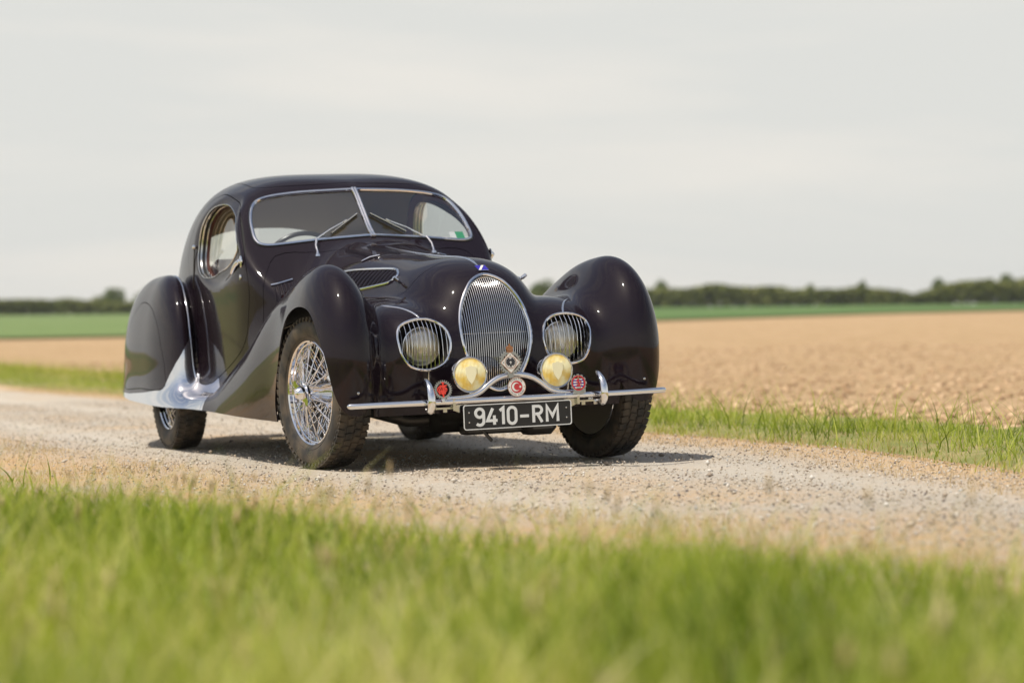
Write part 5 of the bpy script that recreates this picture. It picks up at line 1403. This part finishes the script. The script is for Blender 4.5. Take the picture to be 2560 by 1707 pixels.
# ================================================================== hedges and trees across the fields
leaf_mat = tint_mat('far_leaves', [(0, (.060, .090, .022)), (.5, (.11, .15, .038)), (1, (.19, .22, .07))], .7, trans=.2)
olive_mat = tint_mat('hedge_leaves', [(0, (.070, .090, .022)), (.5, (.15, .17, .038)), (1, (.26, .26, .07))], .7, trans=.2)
bark_mat = mat('bark', (.06, .045, .03), .9, bump=(8, .02))
def leaf_cards(P, size, g):
    n = len(P); U = g.normal(size=(n, 3)); U /= np.linalg.norm(U, axis=1, keepdims=True); W = g.normal(size=(n, 3)); W = np.cross(U, W); W /= np.linalg.norm(W, axis=1, keepdims=True)
    s = (size*g.uniform(.5, 1.3, n))[:, None]
    V = np.stack([P-U*s*.5, P+W*s*.32, P+U*s*.5, P-W*s*.32], 1)
    return V.reshape(-1, 3), (np.array([[0, 1, 2], [0, 2, 3]])[None]+(np.arange(n)*4)[:, None, None]).reshape(-1, 3)
def crown_pts(n, R, Hc, g, lobes=9):
    c = g.normal(size=(lobes, 3)); c /= np.linalg.norm(c, axis=1, keepdims=True); c *= g.uniform(.25, .62, (lobes, 1)); c[:, 2] = c[:, 2]*.9
    k = g.integers(0, lobes, n); d_ = g.normal(size=(n, 3)); d_ /= np.linalg.norm(d_, axis=1, keepdims=True)
    p = c[k]+d_*(g.random((n, 1))**.35)*g.uniform(.28, .5, lobes)[k][:, None]
    return p*np.array([R, R, Hc])
def tree(label, s_, t_, height, width, seed, mt, trunk=.28, n=2600):
    g = np.random.default_rng(seed); x, y = st(s_, t_); z = float(land(x, y))
    r_ = empty('tree', None, (x, y, z)); tag(r_, label, 'tree', 'trees along the far hedges')
    hc = height*(1-trunk)*.62
    m = MB(); m.tube([(0, 0, -.3), (.02*height, 0, height*trunk), (0, .03*height, height*.62), (.01, 0, height*.85)], [height*.035, height*.026, height*.016, height*.006], 8)
    for k in range(6):
        a = g.uniform(0, 6.28); h0 = height*g.uniform(trunk, .65); m.tube([(0, 0, h0), (math.cos(a)*width*.18, math.sin(a)*width*.18, h0+height*.10), (math.cos(a)*width*.36, math.sin(a)*width*.36, h0+height*.16)], [height*.012, height*.008, height*.003], 6)
    m.build('trunk', bark_mat, r_)
    P = crown_pts(n, width*.5, hc, g)+np.array([0, 0, height-hc*.92]); P = P[P[:, 2] > height*trunk*.7]
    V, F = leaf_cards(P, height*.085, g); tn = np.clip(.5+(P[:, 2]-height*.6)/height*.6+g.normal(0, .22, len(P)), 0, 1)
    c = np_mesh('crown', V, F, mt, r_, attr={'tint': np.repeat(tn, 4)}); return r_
def hedge(label, s0, t0, s1, t1, hfun, depth, n, seed, mt):
    g = np.random.default_rng(seed); u = g.random(n); L = math.hypot(s1-s0, t1-t0)
    S = s0+(s1-s0)*u+g.uniform(-.5, .5, n)*depth; T_ = t0+(t1-t0)*u+g.normal(0, .4, n)
    Hh = hfun(u*L, g)*(.45+.85*fbm(u*L, u*0, 9., 4, seed)); zz = Hh*(g.random(n)**.6)
    x = CX+VD.x*S+LD.x*T_; y = CY+VD.y*S+LD.y*T_; P = np.stack([x, y, land(x, y)+zz-.1], 1)
    V, F = leaf_cards(P, .95, g)
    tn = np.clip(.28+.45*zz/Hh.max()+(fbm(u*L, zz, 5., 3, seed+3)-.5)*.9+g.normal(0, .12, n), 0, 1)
    r_ = empty('hedge', None, (float(x.mean()), float(y.mean()), 0)); tag(r_, label, 'hedge')
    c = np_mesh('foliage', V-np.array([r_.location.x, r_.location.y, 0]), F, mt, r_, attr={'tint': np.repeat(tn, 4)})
    m = MB()
    for q in np.linspace(0, 1, 26):
        s_ = s0+(s1-s0)*q; t_ = t0+(t1-t0)*q; xx, yy = st(s_, t_); z = float(land(xx, yy)); m.tube([(xx-r_.location.x, yy-r_.location.y, z-.2), (xx-r_.location.x+.2, yy-r_.location.y, z+2.0)], [.12, .05], 5)
    m.build('stems', bark_mat, r_)
    return r_
PX = 6044.4; 
def T_at(px, s_): return -(px-1280)/PX*s_
hedge('long dark green hedge behind the left crop field', 405, T_at(-260, 405), 400, T_at(900, 400), lambda u, g: 2.65+0*u, 5, 15000, 61, olive_mat)
hedge('long olive hedge across the horizon on the right', 398, T_at(900, 398), 380, T_at(2900, 380), lambda u, g: 3.2+np.clip((u-85)/60, 0, 1)*1.0, 5, 26000, 62, olive_mat)
TREES = [  # label, distance, pixel column, height, width, colour
 ('round tree rising above the left hedge at its right end', 470, 285, 6.2, 6.4, leaf_mat),
 ('low pale bush tree leaning against the round tree over the left hedge', 450, 250, 3.9, 5.4, olive_mat),
 ('blurred tree half hidden behind the rear fender of the car', 470, 372, 6.2, 7.0, leaf_mat),
 ('tree between the bonnet and the far front fender', 430, 1356, 5.9, 6.0, leaf_mat),
 ('lower tree close against the inner side of the far front fender', 440, 1420, 5.0, 8.0, olive_mat),
 ('round dark tree just right of the far front fender', 430, 1656, 5.6, 4.4, leaf_mat),
 ('thin pale tree behind the middle of the right hedge', 640, 1962, 7.4, 3.6, olive_mat),
 ('second thin pale tree beside the first, on its right', 640, 1992, 6.8, 3.4, olive_mat),
 ('small tree halfway along the right hedge', 520, 2028, 5.6, 3.4, leaf_mat),
 ('narrow dark tree standing alone above the right hedge', 470, 2157, 6.0, 2.6, leaf_mat),
 ('wide low tree behind the hedge right of the narrow dark tree', 560, 2215, 5.3, 7.0, olive_mat),
 ('broad tree rising above the right hedge near the picture edge', 500, 2342, 6.3, 5.2, leaf_mat),
 ('tall tree second from the right end of the hedge', 500, 2468, 6.9, 5.2, olive_mat),
 ('tallest tree at the right end of the hedge', 500, 2512, 7.4, 5.0, leaf_mat)]
for k, (lb, s_, px_, hh, ww, mt_) in enumerate(TREES):
    tree(lb, s_, T_at(px_, s_), hh, ww, 80+k, mt_, n=1500)
